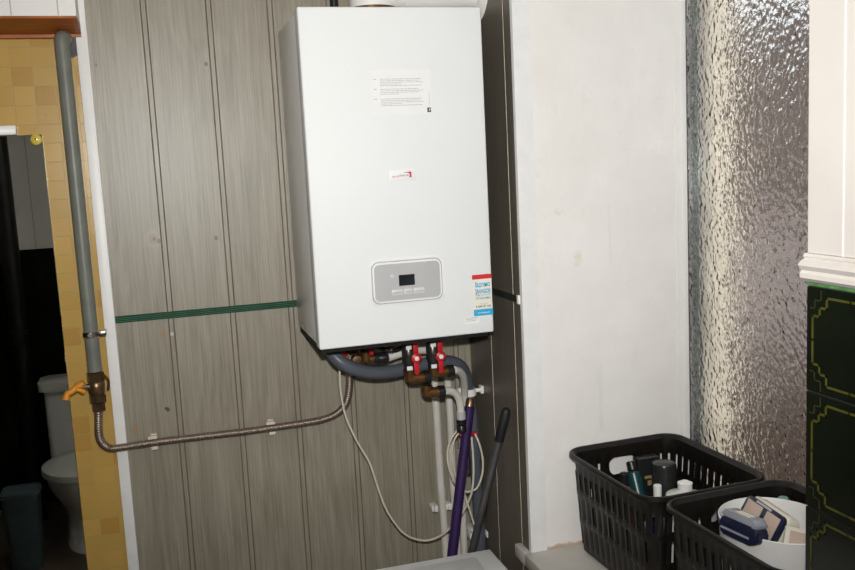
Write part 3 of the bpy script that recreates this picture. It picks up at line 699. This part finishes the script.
# grey drain hose
gpts = [PY(330, 349, 2.095), PY(333, 354, 2.085), PY(341, 362, 2.075), PY(355, 369, 2.075), PY(372, 372.3, 2.08), PY(390, 371.6, 2.09), PY(410, 367.5, 2.105), PY(430, 363, 2.12), PY(447, 361.5, 2.135), PY(459, 365, 2.15), PY(464.5, 373, 2.18), PY(467.3, 385, 2.20), PY(468.5, 397, 2.205), PY(472, 420, 2.21), PY(476, 470, 2.222), PY(479.5, 530, 2.235)]
q = gpts[-1]; dh = tag(obj('drain_hose', tube(B(), smooth_path(gpts+[Vector((q.x, q.y, .015))], .008), .0160, 18), M['grey_hose'], None, origin=(q.x, q.y, .015)), 'thick grey drain hose looping under the boiler and down the corner', 'hose')
c = PY(468.7, 391.5, 2.203)
t = thing('hose_clip', 'white clip holding the grey drain hose to the dark right wall', 'clip', c)
bm = lathe(B(), c+Vector((0, 0, -.010)), (0, 0, 1), [(0, .0162), (0, .0195), (.018, .0195), (.018, .0162)], 20); obj('ring', bm, M['white_clip'], t)
bm = B(); box(bm, c.x+.016, XR-.004, c.y-.004, c.y+.006, c.z-.004, c.z+.006, bev=.002); box(bm, XR-.009, XR-.0005, c.y-.008, c.y+.014, c.z-.009, c.z+.012, bev=.002); obj('arm', bm, M['white_clip'], t)
bm = B(); box(bm, c.x-.032, c.x-.018, c.y-.010, c.y+.008, c.z-.008, c.z+.014, bev=.002); obj('side_lug', bm, M['white_clip'], t)
for (px, py, y, lab, w_) in ((442, 507.5, PYB, 'white double clip low on the panels around the upright white pipes', .034), ):
    c = PY(px, py, y); t = thing('pipe_clip', lab, 'clip', (c.x, YW, c.z))
    for s in (-1, 1):
        bm = B(); x = c.x+s*.020
        box(bm, x-.009, x+.009, y-.004, YW-.0005, c.z-.008, c.z+.008, bev=.002); box(bm, x-.005, x+.005, y-.014, y-.003, c.z-.006, c.z+.012, bev=.002)
        obj('jaw', bm, M['white_clip'], t)
c = PY(478.5, 533.5, 2.235); t = thing('hose_clip', 'white clip low in the corner around the grey hose above the washing machine', 'clip', c)
for s in (-1, 1):
    bm = B(); x = c.x+s*.0235
    box(bm, x-.006, x+.006, c.y-.02, c.y+.014, c.z-.009, c.z+.009, bev=.002); box(bm, x-.004+s*.006, x+.004+s*.006, c.y-.026, c.y-.012, c.z+.002, c.z+.014, bev=.0015)
    obj('jaw', bm, M['white_clip'], t)
bm = box(B(), c.x-.022, c.x+.022, c.y+.0155, YW-.0005, c.z-.008, c.z+.008, bev=.002); obj('base', bm, M['white_clip'], t)

# white cable with its coil of slack
cb = thing('cable', 'thin cream cable hanging in a loop from the boiler and coiled by the poles', 'cable', PY(397, 526, 2.2))
CY = 2.17
main = [PY(338, 352, 2.2), PY(339.5, 369, CY), PY(340.7, 391, CY), PY(345.6, 416, CY), PY(354, 435.5, CY), PY(362, 450, CY), PY(370, 464, CY), PY(380, 494, CY), PY(387.5, 512, CY), PY(397, 526, CY), PY(404, 533.5, CY), PY(413, 538.3, CY), PY(427, 540.5, CY), PY(441, 535.6, CY-.02), PY(450, 528, 2.14), PY(456, 520.5, 2.135), PY(462, 513.5, 2.13), PY(468, 503, 2.125), PY(472, 491, 2.12), PY(473.5, 474, 2.125), PY(473, 455, 2.13), PY(471.5, 437, 2.135)]
bm = tube(B(), smooth_path(main, .006), .0027, 8); obj('lead', bm, M['cable'], cb)
CO = 2.135
coil = [PY(461.5, 428, 2.145), PY(457, 431, CO), PY(450.5, 440, CO), PY(447.5, 453, CO), PY(448.5, 466, CO), PY(452, 477, CO), PY(456, 484.5, CO+.005), PY(464.5, 491.4, CO+.01), PY(470, 491.3, CO+.005), PY(476.5, 488.5, CO), PY(481.3, 478, CO), PY(483, 466, CO), PY(482, 454.5, CO), PY(479, 443, CO), PY(475, 434, CO+.01)]
bm = tube(B(), smooth_path(coil, .006), .0027, 8)
tube(bm, smooth_path([PY(460, 431, 2.15), PY(454, 441, 2.15), PY(452, 455, 2.15), PY(453.5, 468, 2.15), PY(457, 480, 2.15)], .006), .0027, 8)
obj('coil', bm, M['cable'], cb)
bm = tube(B(), smooth_path([PY(463.5, 491, 2.15), PY(466, 499, 2.115), PY(470, 511, 2.11), PY(474, 524.5, 2.11)], .006), .0027, 8); obj('loose_end', bm, M['cable'], cb)
# leaning poles
def to_floor(a, b, z): return b+(b-a)*((b.z-z)/(a.z-b.z))
a, b = PY(469.5, 406, 2.125), PY(452, 556, 2.085); f = to_floor(a, b, .02)
t = thing('pole', 'purple pole leaning in the corner before the pipes', 'pole', (f.x, f.y, 0), 'poles leaning in the corner')
bm = rod(B(), f, a, .0130, 18, .002); obj('shaft', bm, M['purple'], t)
d = (a-b).normalized(); bm = lathe(B(), a-d*.001, d, [(0, .0115), (.018, .0110), (.022, .008)], 16); obj('end_cap', bm, M['bronze'], t)
bm = rod(B(), f-Vector((.0, 0, .018)), f+d*.03, .0135, 14); obj('foot', bm, M['black'], t)
a, b = PX(507, 407.5, XR-.013), PY(471.5, 552, 2.075); f = to_floor(a, b, .02)
t = thing('pole', 'dark grey metal pole with black grip leaning on the right wall', 'pole', (f.x, f.y, 0), 'poles leaning in the corner')
g_ = PY(498.5, 439, (a.y*.8+b.y*.2)); k = (a-b); gq = a-k*.215
bm = rod(B(), f, gq, .0095, 18, .001); obj('shaft', bm, M['pole'], t)
bm = lathe(B(), gq-k.normalized()*.004, k, [(0, .0105), (.004, .0118), ((a-gq).length-.008, .0122), ((a-gq).length, .009), ((a-gq).length+.003, .004)], 18); obj('grip', bm, M['grip'], t)
bm = rod(B(), f-Vector((0, 0, .018)), f+k.normalized()*.03, .0125, 14); obj('foot', bm, M['black'], t)

# ================================================================== WASHING MACHINE (only its top shows)
wx1, wyb = .7004, 1.9585; wx0, wyf = wx1-.60, wyb-.55
wm = thing('washing_machine', 'white washing machine whose top shows below the boiler', 'washing machine', ((wx0+wx1)/2, (wyb+wyf)/2, 0))
bm = box(B(), wx0+.003, wx1-.003, wyf+.01, wyb-.02, .012, WT-.0345, bev=.006); obj('body', bm, M['enamel'], wm)
bm = box(B(), wx0, wx1, wyf, wyb, WT-.034, WT, bev=.005, seg=3); top = obj('worktop', bm, M['enamel'], wm)
i0, i1, i2 = PY(0, 0, 1), P(475.6, 557, 'Z', WT), P(485, 568, 'Z', WT)
bm = B(); prism(bm, rrect(wx0+.05, i1.x, wyf+.05, i1.y, .008), 'Z', WT-.001, WT+.0012, bev=.0006); obj('inset_panel', bm, M['enamel'], top)
bm = B(); prism(bm, rrect(wx0+.0485, i1.x+.0015, wyf+.0485, i1.y+.0015, .009), 'Z', WT-.001, WT+.0004); obj('inset_seam', bm, M['ink'], top)
bm = box(B(), wx0+.01, wx1-.01, wyf+.0005, wyf+.0095, .70, WT-.036, bev=.003); obj('control_strip', bm, M['silver'], wm)
bm = lathe(B(), ((wx0+wx1)/2, wyf+.0095, .42), (0, -1, 0), [(0, .17), (.012, .165), (.018, .14), (.014, .12), (.008, .11)], 36); obj('door', bm, M['silver'], wm)
for sx in (wx0+.05, wx1-.05):
    for sy in (wyf+.06, wyb-.07): bm = rod(B(), (sx, sy, 0), (sx, sy, .0125), .02, 12); obj('foot', bm, M['black'], wm)

# ================================================================== BASKETS ON THE SILL
def basket_mesh():
    L, Wd, H, R = .358, .298, .246, .045          # outer rim size
    taper = .017
    def ring(off):                                 # returns list of (x, y, nx, ny, arclen)
        hx, hy, r = Wd/2, L/2, R
        seg = []
        def line(x0, y0, x1, y1, nx, ny):
            n = 40
            for k in range(n): t = k/n; seg.append((x0+(x1-x0)*t, y0+(y1-y0)*t, nx, ny))
        def arc(cx, cy, a0):
            for k in range(16):
                a = math.radians(a0+90*k/16); seg.append((cx+r*math.cos(a), cy+r*math.sin(a), math.cos(a), math.sin(a)))
        line(hx, -hy+r, hx, hy-r, 1, 0); arc(hx-r, hy-r, 0); line(hx-r, hy, -hx+r, hy, 0, 1); arc(-hx+r, hy-r, 90)
        line(-hx, hy-r, -hx, -hy+r, -1, 0); arc(-hx+r, -hy+r, 180); line(-hx+r, -hy, hx-r, -hy, 0, -1); arc(hx-r, -hy+r, 270)
        return seg
    base = ring(0)
    S_ = [0]
    for i in range(len(base)): a, b = base[i], base[(i+1) % len(base)]; S_.append(S_[-1]+math.hypot(a[0]-b[0], a[1]-b[1]))
    tot = S_[-1]
    def at(s):
        s %= tot
        for i in range(len(base)):
            if S_[i+1] >= s:
                t = (s-S_[i])/max(1e-9, S_[i+1]-S_[i]); a, b = base[i], base[(i+1) % len(base)]
                n = Vector((a[2]+(b[2]-a[2])*t, a[3]+(b[3]-a[3])*t)).normalized()
                return a[0]+(b[0]-a[0])*t, a[1]+(b[1]-a[1])*t, n.x, n.y
    N = 50; pitch = tot/N; slot = .0062
    cols = []                                      # (s, kind of the cell that starts here)
    for k in range(N):
        s = k*pitch
        cols += [(s, 'a'), (s+.003, 'r'), (s+pitch/2-slot/2, 's'), (s+pitch/2+slot/2, 'r'), (s+pitch-.003, 'b')]
    zs = [0, .008, .022, .026, .074, .078, .090, .094, .142, .146, .158, .162, .200, .204, .232, .237]
    rowkind = ['', '', '', 'A', '', '', '', 'B', '', '', '', 'C', '', '', '']
    bm = B(); rings = []
    pos = [at(s) for s, _ in cols]
    for j, z in enumerate(zs):
        ins = taper*(1-z/H)+.008
        row = []
        for (x, y, nx, ny), (s, kd) in zip(pos, cols):
            o = -ins
            if rowkind[min(j, len(rowkind)-1)] or (j > 0 and rowkind[j-1]):
                o += .0022 if kd in 'rs' and kd != 'a' else 0
            if z in (.078, .090, .146, .158): o += .0030
            if z == .008: o -= 0
            if z == 0: o -= .006
            row.append(bm.verts.new((x+nx*o, y+ny*o, z)))
        rings.append(row)
    n = len(cols)
    for j in range(len(zs)-1):
        for i in range(n):
            kd = cols[i][1]; k = i//5; cut = False
            mid = cols[i][0]+.0; px_, py_, nx, ny = pos[i]
            at_handle = abs(ny) > .9 and abs(px_) < .052
            if kd == 's':
                if rowkind[j] == 'C' and not at_handle: cut = True
                if rowkind[j] == 'B' and (k % 3 == 0 or at_handle): cut = True
            if not cut: bm.faces.new((rings[j][i], rings[j][(i+1) % n], rings[j+1][(i+1) % n], rings[j+1][i]))
    bm.faces.new(rings[0][::-1])
    # rolled rim
    last = rings[-1]
    for (dz, o) in ((.240, -.006), (.2455, -.002), (.2465, .002), (.2445, .005), (.237, .006), (.235, .0045)):
        row = [bm.verts.new((x+nx*o, y+ny*o, dz)) for (x, y, nx, ny) in pos]
        for i in range(n): bm.faces.new((last[i], last[(i+1) % n], row[(i+1) % n], row[i]))
        last = row
    bmesh.ops.recalc_face_normals(bm, faces=bm.faces)
    me = bpy.data.meshes.new('basket_body'); bm.to_mesh(me); bm.free()
    o = bpy.data.objects.new('tmp', me); COL.objects.link(o)
    sm_ = o.modifiers.new('s', 'SOLIDIFY'); sm_.thickness = .0020; sm_.offset = -1
    cut = B()
    for sy in (-1, 1): prism(cut, rrect(-.036, .036, .167, .209, .016, 8), 'Y', sy*.179-.05, sy*.179+.05)
    bmesh.ops.recalc_face_normals(cut, faces=cut.faces)
    cm = bpy.data.meshes.new('c'); cut.to_mesh(cm); cut.free(); co = bpy.data.objects.new('c', cm); COL.objects.link(co)
    bo = o.modifiers.new('b', 'BOOLEAN'); bo.operation = 'DIFFERENCE'; bo.object = co; bo.solver = 'EXACT'
    bpy.context.view_layer.update()
    out = bpy.data.meshes.new_from_object(o.evaluated_get(bpy.context.evaluated_depsgraph_get()))
    bpy.data.objects.remove(o); bpy.data.objects.remove(co)
    out.materials.clear(); out.materials.append(M['basket'])
    for p in out.polygons: p.use_smooth = True; p.material_index = 0
    out.set_sharp_from_angle(angle=math.radians(35))
    return out
bmesh_basket = basket_mesh()
BK = []
for (x, y, rz, lab) in ((1.031, 1.720, 2.0, 'dark plastic basket of bottles in the far corner of the window sill'), (1.062, 1.346, 2.4, 'dark plastic basket with the white tub, next to the tiled wall edge')):
    o = bpy.data.objects.new('storage_basket', bmesh_basket); COL.objects.link(o)
    o.location = (x, y, SILL+.0005); o.rotation_euler = (0, 0, math.radians(rz))
    tag(o, lab, 'basket', 'dark plastic baskets on the sill'); BK.append(o)
FZ = SILL+.0035                                    # inside floor of the baskets
def bottle(name, lab, cat, x, y, prof, m, cap, mcap, grp=None, z=FZ, capname='cap'):
    t = thing(name, lab, cat, (x, y, z), grp)
    obj('body', lathe(B(), (x, y, z), (0, 0, 1), prof, 28), m, t)
    if cap: obj(capname, lathe(B(), (x, y, z), (0, 0, 1), cap, 28), mcap, t)
    return t
# far basket: white-capped milky bottle, big black cap, packets
q = P(685, 485, 'Z', SILL+.217)
bottle('bottle', 'milky bottle with white cap in the far basket', 'bottle', q.x, q.y, [(0, .042), (.004, .046), (.175, .046), (.192, .040), (.2, .018), (.204, .014)], M['clear_plastic'], [(.2035, .0125), (.2045, .0150), (.219, .0160), (.220, .0135), (.224, .006)], M['white_clip'], 'bottles in the far basket')
q = P(664, 463, 'Z', SILL+.225)
bottle('spray_can', 'black can with rounded black cap in the far basket', 'can', q.x, q.y, [(0, .027), (.15, .028)], M['black'], [(.1505, .0285), (.215, .0285), (.222, .026), (.225, .018)], mat('glossy_black_cap', (.02, .02, .021), .25, var=.15), 'bottles in the far basket')
q = P(638, 452, 'Z', SILL+.215)+Vector((0, -.020, 0))
t = thing('carton', 'black carton with gold print standing in the far basket', 'box', (q.x, q.y, FZ))
bm = box(B(), q.x-.028, q.x+.030, q.y-.030, q.y-.002, FZ, SILL+.215, bev=.002); obj('body', bm, M['black'], t)
bm = box(B(), q.x-.012, q.x+.012, q.y-.0307, q.y-.0295, SILL+.165, SILL+.172); box(bm, q.x-.004, q.x+.014, q.y-.0307, q.y-.0295, SILL+.148, SILL+.160); obj('print', bm, M['gold'], t, smooth=False)
q = P(652, 488, 'Z', SILL+.16)+Vector((-.010, -.006, 0))
t = thing('tube', 'teal tube lying askew in the far basket', 'tube', (q.x, q.y, FZ))
bm = B(); rod(bm, (q.x-.006, q.y-.015, FZ+.018), (q.x-.008, q.y+.06, SILL+.185), .017, 16, .004); obj('body', bm, M['teal'], t)
bm = B(); rod(bm, (q.x-.008, q.y+.0605, SILL+.1865), (q.x-.0085, q.y+.070, SILL+.208), .012, 14, .003); obj('cap', bm, M['black'], t)
q = P(634, 482, 'Z', SILL+.165)
t = thing('packet', 'dark red packet behind the rim of the far basket', 'packet', (q.x, q.y, FZ))
bm = box(B(), q.x-.018, q.x+.018, q.y-.004, q.y+.018, FZ, SILL+.155, bev=.004); obj('body', bm, M['red_pack'], t)
q = P(628, 470, 'Z', SILL+.19)+Vector((-.008, .004, 0))
bottle('bottle', 'small dark bottle beside the black carton in the far basket', 'bottle', q.x, q.y+.0, [(0, .016), (.13, .017), (.145, .009), (.15, .008)], M['black'], [(.1495, .008), (.15, .011), (.178, .011), (.18, .008)], M['black'], 'bottles in the far basket')
q = P(657, 491, 'Z', SILL+.18)
bottle('bottle', 'small white-topped bottle by the near side of the far basket', 'bottle', q.x+.012, q.y+.018, [(0, .012), (.15, .012), (.155, .008)], M['navy'], [(.1545, .007), (.155, .009), (.182, .009), (.184, .006)], M['tub'], 'bottles in the far basket')
# near basket: oval tub with its contents
TX, TY, TR_ = 1.066, 1.372, .101
def oval(bm, prof, cx, cy, ry, seg=48):
    rings = []
    for z, r in prof: rings.append([bm.verts.new((cx+math.cos(2*math.pi*k/seg)*r, cy+math.sin(2*math.pi*k/seg)*r*ry, z)) for k in range(seg)])
    for A, C in zip(rings, rings[1:]):
        for k in range(seg): bm.faces.new((A[k], A[(k+1) % seg], C[(k+1) % seg], C[k]))
    bm.faces.new(rings[0][::-1]); bm.faces.new(rings[-1]); return bm
TH = SILL+.238
bm = oval(B(), [(FZ, .084), (FZ+.004, .088), (TH-.004, TR_-.0005), (TH, TR_), (TH+.001, TR_-.002), (TH-.004, TR_-.0035), (FZ+.03, .088), (FZ+.029, .06)], TX, TY, 1.15)
tub = tag(obj('tub', bm, M['tub'], None, origin=(TX, TY, FZ)), 'round white tub of cosmetics inside the near basket', 'tub')
IZ = FZ+.03
class Fr:
    """a local frame: ex along a thing, ez up its face, ey its thickness (away from the room's door side)"""
    def __init__(s, c, ex, ez):
        s.c = Vector(c); s.x = Vector(ex).normalized(); s.y = Vector(ez).cross(s.x).normalized(); s.z = s.x.cross(s.y).normalized()
    def put(s, bm):
        bmesh.ops.transform(bm, matrix=Matrix(((s.x.x, s.y.x, s.z.x, s.c.x), (s.x.y, s.y.y, s.z.y, s.c.y), (s.x.z, s.y.z, s.z.z, s.c.z), (0, 0, 0, 1))), verts=bm.verts); return bm
# navy case with a clear lid, lying on its long side along the left wall of the tub
a, b = PY(720, 517, 1.395), PY(757, 533.5, 1.305)
L2 = (b-a).length/2; fr = Fr((a+b)/2+Vector((.012, 0, -.004)), b-a, (.16, 0, 1))
t = thing('case', 'navy plastic case with clear top leaning in the white tub', 'case', (fr.c.x, fr.c.y, IZ), 'cosmetics in the white tub')
hw_ = L2-.001
bm = fr.put(prism(B(), rrect(-hw_, hw_, -.024, .010, .012, 8), 'Y', -.016, .016, bev=.004)); obj('body', bm, M['navy'], t)
bm = fr.put(prism(B(), rrect(-hw_+.003, hw_-.003, .004, .022, .008, 8), 'Y', -.0150, .0150, bev=.005)); lid = obj('lid', bm, M['smoke'], t)
bm = fr.put(box(B(), -.016, .018, -.009, .009, .0222, .0228)); obj('label', bm, M['ivory'], lid, smooth=False)
bm = fr.put(box(B(), -.04, .03, -.0168, -.0158, -.014, -.010)); obj('seam', bm, M['smoke'], t, smooth=False)
# black-rimmed palette standing on edge, sloping down towards the room
A_, B_, D_ = PY(750, 494, 1.405), PY(787, 519, 1.300), PY(744, 522, 1.390)
ex = B_-A_; ez = A_-D_; ez = (ez-ex*(ez.dot(ex)/ex.dot(ex))).normalized()
hl, hh = ex.length/2, .029; fr = Fr((A_+B_)/2-ez*hh, ex, ez)
t = thing('palette', 'black-rimmed beige make-up palette standing in the white tub', 'palette', (fr.c.x, fr.c.y, IZ), 'cosmetics in the white tub')
bm = fr.put(prism(B(), rrect(-hl, hl, -hh, hh, .010, 6), 'Y', -.003, .006, bev=.002)); obj('frame', bm, M['navy'], t)
bm = fr.put(box(box(B(), -hl+.007, -.004, -.0046, -.002, -hh+.005, hh-.007, bev=.001), .008, hl-.008, -.0046, -.002, -hh+.005, hh-.007, bev=.001)); obj('pans', bm, M['beige'], t)
bm = fr.put(box(B(), -.026, .016, -.0046, -.002, hh-.0055, hh-.001, bev=.001)); obj('catch', bm, M['silver'], t)
fr2 = Fr(fr.c+fr.y*.0250+fr.z*.000, fr.x, fr.z)
tag(obj('carton', fr2.put(box(B(), -hl+.002, hl-.002, -.018, .016, -.026, hh+.004, bev=.008, seg=3)), M['ivory'], None, origin=(fr2.c.x, fr2.c.y, IZ)), 'ivory box behind the black-rimmed palette', 'box', 'cosmetics in the white tub')
c = PY(794, 540, 1.283)
t = thing('packet', 'pale packet with beige label at the front of the white tub', 'packet', (c.x, c.y, IZ), 'cosmetics in the white tub')
fr3 = Fr(c, (.85, -.35, -.25), (.35, .25, .9))
bm = fr3.put(box(B(), -.018, .030, -.004, .004, -.026, .022, bev=.002)); obj('body', bm, M['ivory'], t)
bm = fr3.put(box(B(), -.010, .026, -.0047, -.0038, -.018, .015)); obj('label', bm, M['beige'], t, smooth=False)
c = Vector((1.167, 0, 0))
tag(obj('bottle', lathe(B(), (c.x-.004, TY+.106, FZ), (0, 0, 1), [(0, .013), (.19, .0145), (.219, .0135), (.225, .009)], 20), M['mint'], None, origin=(c.x-.004, TY+.106, FZ)), 'mint green bottle behind the white tub', 'bottle')
c = P(709, 504, 'Z', SILL+.19)
tag(obj('bottle', lathe(B(), (c.x+.004, c.y-.006, FZ), (0, 0, 1), [(0, .010), (.16, .010), (.19, .009), (.192, .006)], 18), M['smoke'], None, origin=(c.x+.004, c.y-.006, FZ)), 'small clear bottle in the far corner of the near basket', 'bottle')

# ================================================================== MIRROR AND WHAT IT REFLECTS
YM = YW-.0055
mx1, mz1 = -.2420, 1.893
mir = thing('wall_mirror', 'tall mirror on the ochre tiles reflecting a dark toilet corner', 'mirror', (-.6, YM, .62))
bm = box(B(), -.95, mx1, YM, YW+.0005, .62, mz1, bev=.0012, seg=1); obj('glass', bm, M['mirror'], mir, smooth=False)
q = PY(36.3, 139.5, YM)
bm = lathe(B(), (q.x, YM+.0003, q.z), (0, -1, 0), [(0, .0125), (.0015, .0125), (.003, .010), (.003, .004)], 20); ro = obj('rosette', bm, M['yellow'], mir)
bm = lathe(B(), (q.x, YM-.0025, q.z), (0, -1, 0), [(0, .0035), (.0015, .003), (.002, .001)], 12); obj('screw', bm, M['chrome'], ro)
tag(obj('ledge', box(B(), -.90, PY(16.5, 130, YW-.012).x, YW-.022, YW+.0005, mz1+.0005, mz1+.022, bev=.002), M['pvc'], None, origin=(-.6, YW, mz1)), 'short white ledge lying along the top of the mirror', 'ledge')
def R_(px, py, yv):
    q = PY(px, py, yv); return Vector((q.x, 2*YM-q.y, q.z))
# toilet
tx = -.455
tl = thing('toilet', 'white toilet reflected in the dark mirror', 'toilet', (tx, -.25, 0))
ty = 2*YM-4.75
bm = B(); prism(bm, rrect(tx-.170, tx+.170, ty-.175, ty-.01, .03), 'Z', .40, .745, bev=.01); obj('cistern', bm, M['toilet'], tl)
bm = prism(B(), rrect(tx-.192, tx+.192, ty-.19, ty+.008, .03), 'Z', .746, .795, bev=.012); obj('cistern_lid', bm, M['toilet'], tl)
def egg(z, w, y0, y1, n=32):
    cy, hy = (y0+y1)/2, (y1-y0)/2
    return [(tx+w*math.cos(2*math.pi*k/n)*(1-.10*math.sin(2*math.pi*k/n)), cy+hy*math.sin(2*math.pi*k/n), z) for k in range(n)]
def loft(bm, rings):
    V = [[bm.verts.new(p) for p in r] for r in rings]; n = len(V[0])
    for a, b in zip(V, V[1:]):
        for k in range(n): bm.faces.new((a[k], a[(k+1) % n], b[(k+1) % n], b[k]))
    bm.faces.new(V[0][::-1]); bm.faces.new(V[-1]); return bm
yb0, yf0 = ty-.13, ty+.42
bm = loft(B(), [egg(0, .115, yb0, yf0-.12), egg(.02, .11, yb0, yf0-.13), egg(.16, .105, yb0, yf0-.15), egg(.24, .13, yb0, yf0-.08), egg(.32, .17, yb0, yf0-.02), egg(.385, .180, yb0+.0, yf0), egg(.395, .178, yb0, yf0)]); obj('bowl', bm, M['toilet'], tl)
bm = loft(B(), [egg(.396, .18, ty, yf0+.004), egg(.40, .186, ty, yf0+.010), egg(.412, .186, ty, yf0+.010), egg(.414, .182, ty, yf0+.006)]); obj('seat', bm, M['toilet'], tl)
bm = loft(B(), [egg(.415, .182, ty, yf0+.006), egg(.418, .186, ty, yf0+.010), egg(.430, .184, ty, yf0+.008), egg(.440, .165, ty+.02, yf0-.02), egg(.443, .10, ty+.08, yf0-.10)]); obj('seat_lid', bm, M['toilet'], tl)
# bin
b0, b1 = R_(4, 487, 4.5), R_(42, 487, 4.5); cxb = (b0.x+b1.x)/2; hw = abs(b1.x-b0.x)/2; byb = 2*YM-4.42
bn = thing('bin', 'blue-grey plastic bin beside the toilet in the mirror', 'bin', (cxb, byb, 0))
hb = .375
bm = B(); rings = []
for z, s in ((0, .78), (.01, .80), (hb-.02, .98), (hb, 1.0), (hb, .94), (.03, .76)): rings.append([(cxb+x*s, byb+y*s, z) for x, y in rrect(-hw, hw, -.08, .08, .03, 5)])
loft(bm, rings); obj('body', bm, M['bin'], bn)
bm = B(); loft(bm, [[(cxb+x, byb+y, z) for x, y in rrect(-hw*s, hw*s, -.08*s, .08*s, .03*s, 5)] for z, s in ((hb-.022, 1.0), (hb-.020, 1.06), (hb-.008, 1.06), (hb-.006, 1.0))]); obj('rim', bm, M['bin'], bn)
# soil pipe
s0, s1 = R_(5, 300, 5.05), R_(25, 300, 5.05); sx_, sr = (s0.x+s1.x)/2, abs(s1.x-s0.x)/2
sp = thing('soil_pipe', 'black vertical soil pipe reflected at the mirror edge', 'pipe', (sx_, 2*YM-5.05, 0))
bm = rod(B(), (sx_, 2*YM-5.05, 0), (sx_, 2*YM-5.05, HC-.001), sr, 24); obj('pipe', bm, M['pipe_black'], sp)
bm = rod(B(), (sx_, 2*YM-5.05, .95), (sx_, 2*YM-5.05, 1.03), sr*1.15, 24, .006); obj('socket', bm, M['pipe_black'], sp)

# ================================================================== LIGHT
def light(name, typ, loc, energy, color=(1, 1, 1), **kw):
    l = bpy.data.lights.new(name, typ); l.energy = energy; l.color = color
    for k, v in kw.items(): setattr(l, k, v)
    o = bpy.data.objects.new(name, l); COL.objects.link(o); o.location = loc; return o
def look(o, d): o.rotation_euler = Vector(d).to_track_quat('-Z', 'Y').to_euler()
fl_ = light('camera_flash', 'SPOT', CAM+up*.11+fw*.02, 135, (1.0, .985, .955), spot_size=math.radians(90), spot_blend=1.0, shadow_soft_size=.022)
look(fl_, fw+up*.10-rt*.02)
rl = light('ambient_fill', 'AREA', (-.1, .7, HC-.02), 2.5, (1.0, .87, .70), shape='DISK', size=.35)  # added fill light, out of view; lifts the ambient level, no real fitting
w = bpy.data.worlds.new('sky'); S.world = w; w.use_nodes = True
bg = w.node_tree.nodes['Background']; bg.inputs[0].default_value = (.90, .93, .98, 1); bg.inputs[1].default_value = 1.0
sun = light('sun', 'SUN', (2, -4, 6), 3.2, (1.0, .95, .85), angle=.03)
look(sun, (.0, .85, -.50))
S.cycles.sample_clamp_indirect = 0
S.cycles.blur_glossy = .05

# ================================================================== CAMERA
cd = bpy.data.cameras.new('camera'); cam = bpy.data.objects.new('camera', cd); COL.objects.link(cam)
cd.sensor_width = 36; cd.lens = F*36/855; cd.clip_start = .02
cam.matrix_world = Matrix(((rt.x, up.x, -fw.x, CAM.x), (rt.y, up.y, -fw.y, CAM.y), (rt.z, up.z, -fw.z, CAM.z), (0, 0, 0, 1)))
S.camera = cam
S.view_settings.view_transform = 'Standard'; S.view_settings.look = 'None'; S.view_settings.gamma = 1; S.view_settings.use_curve_mapping = False
S.view_settings.exposure = 0.0
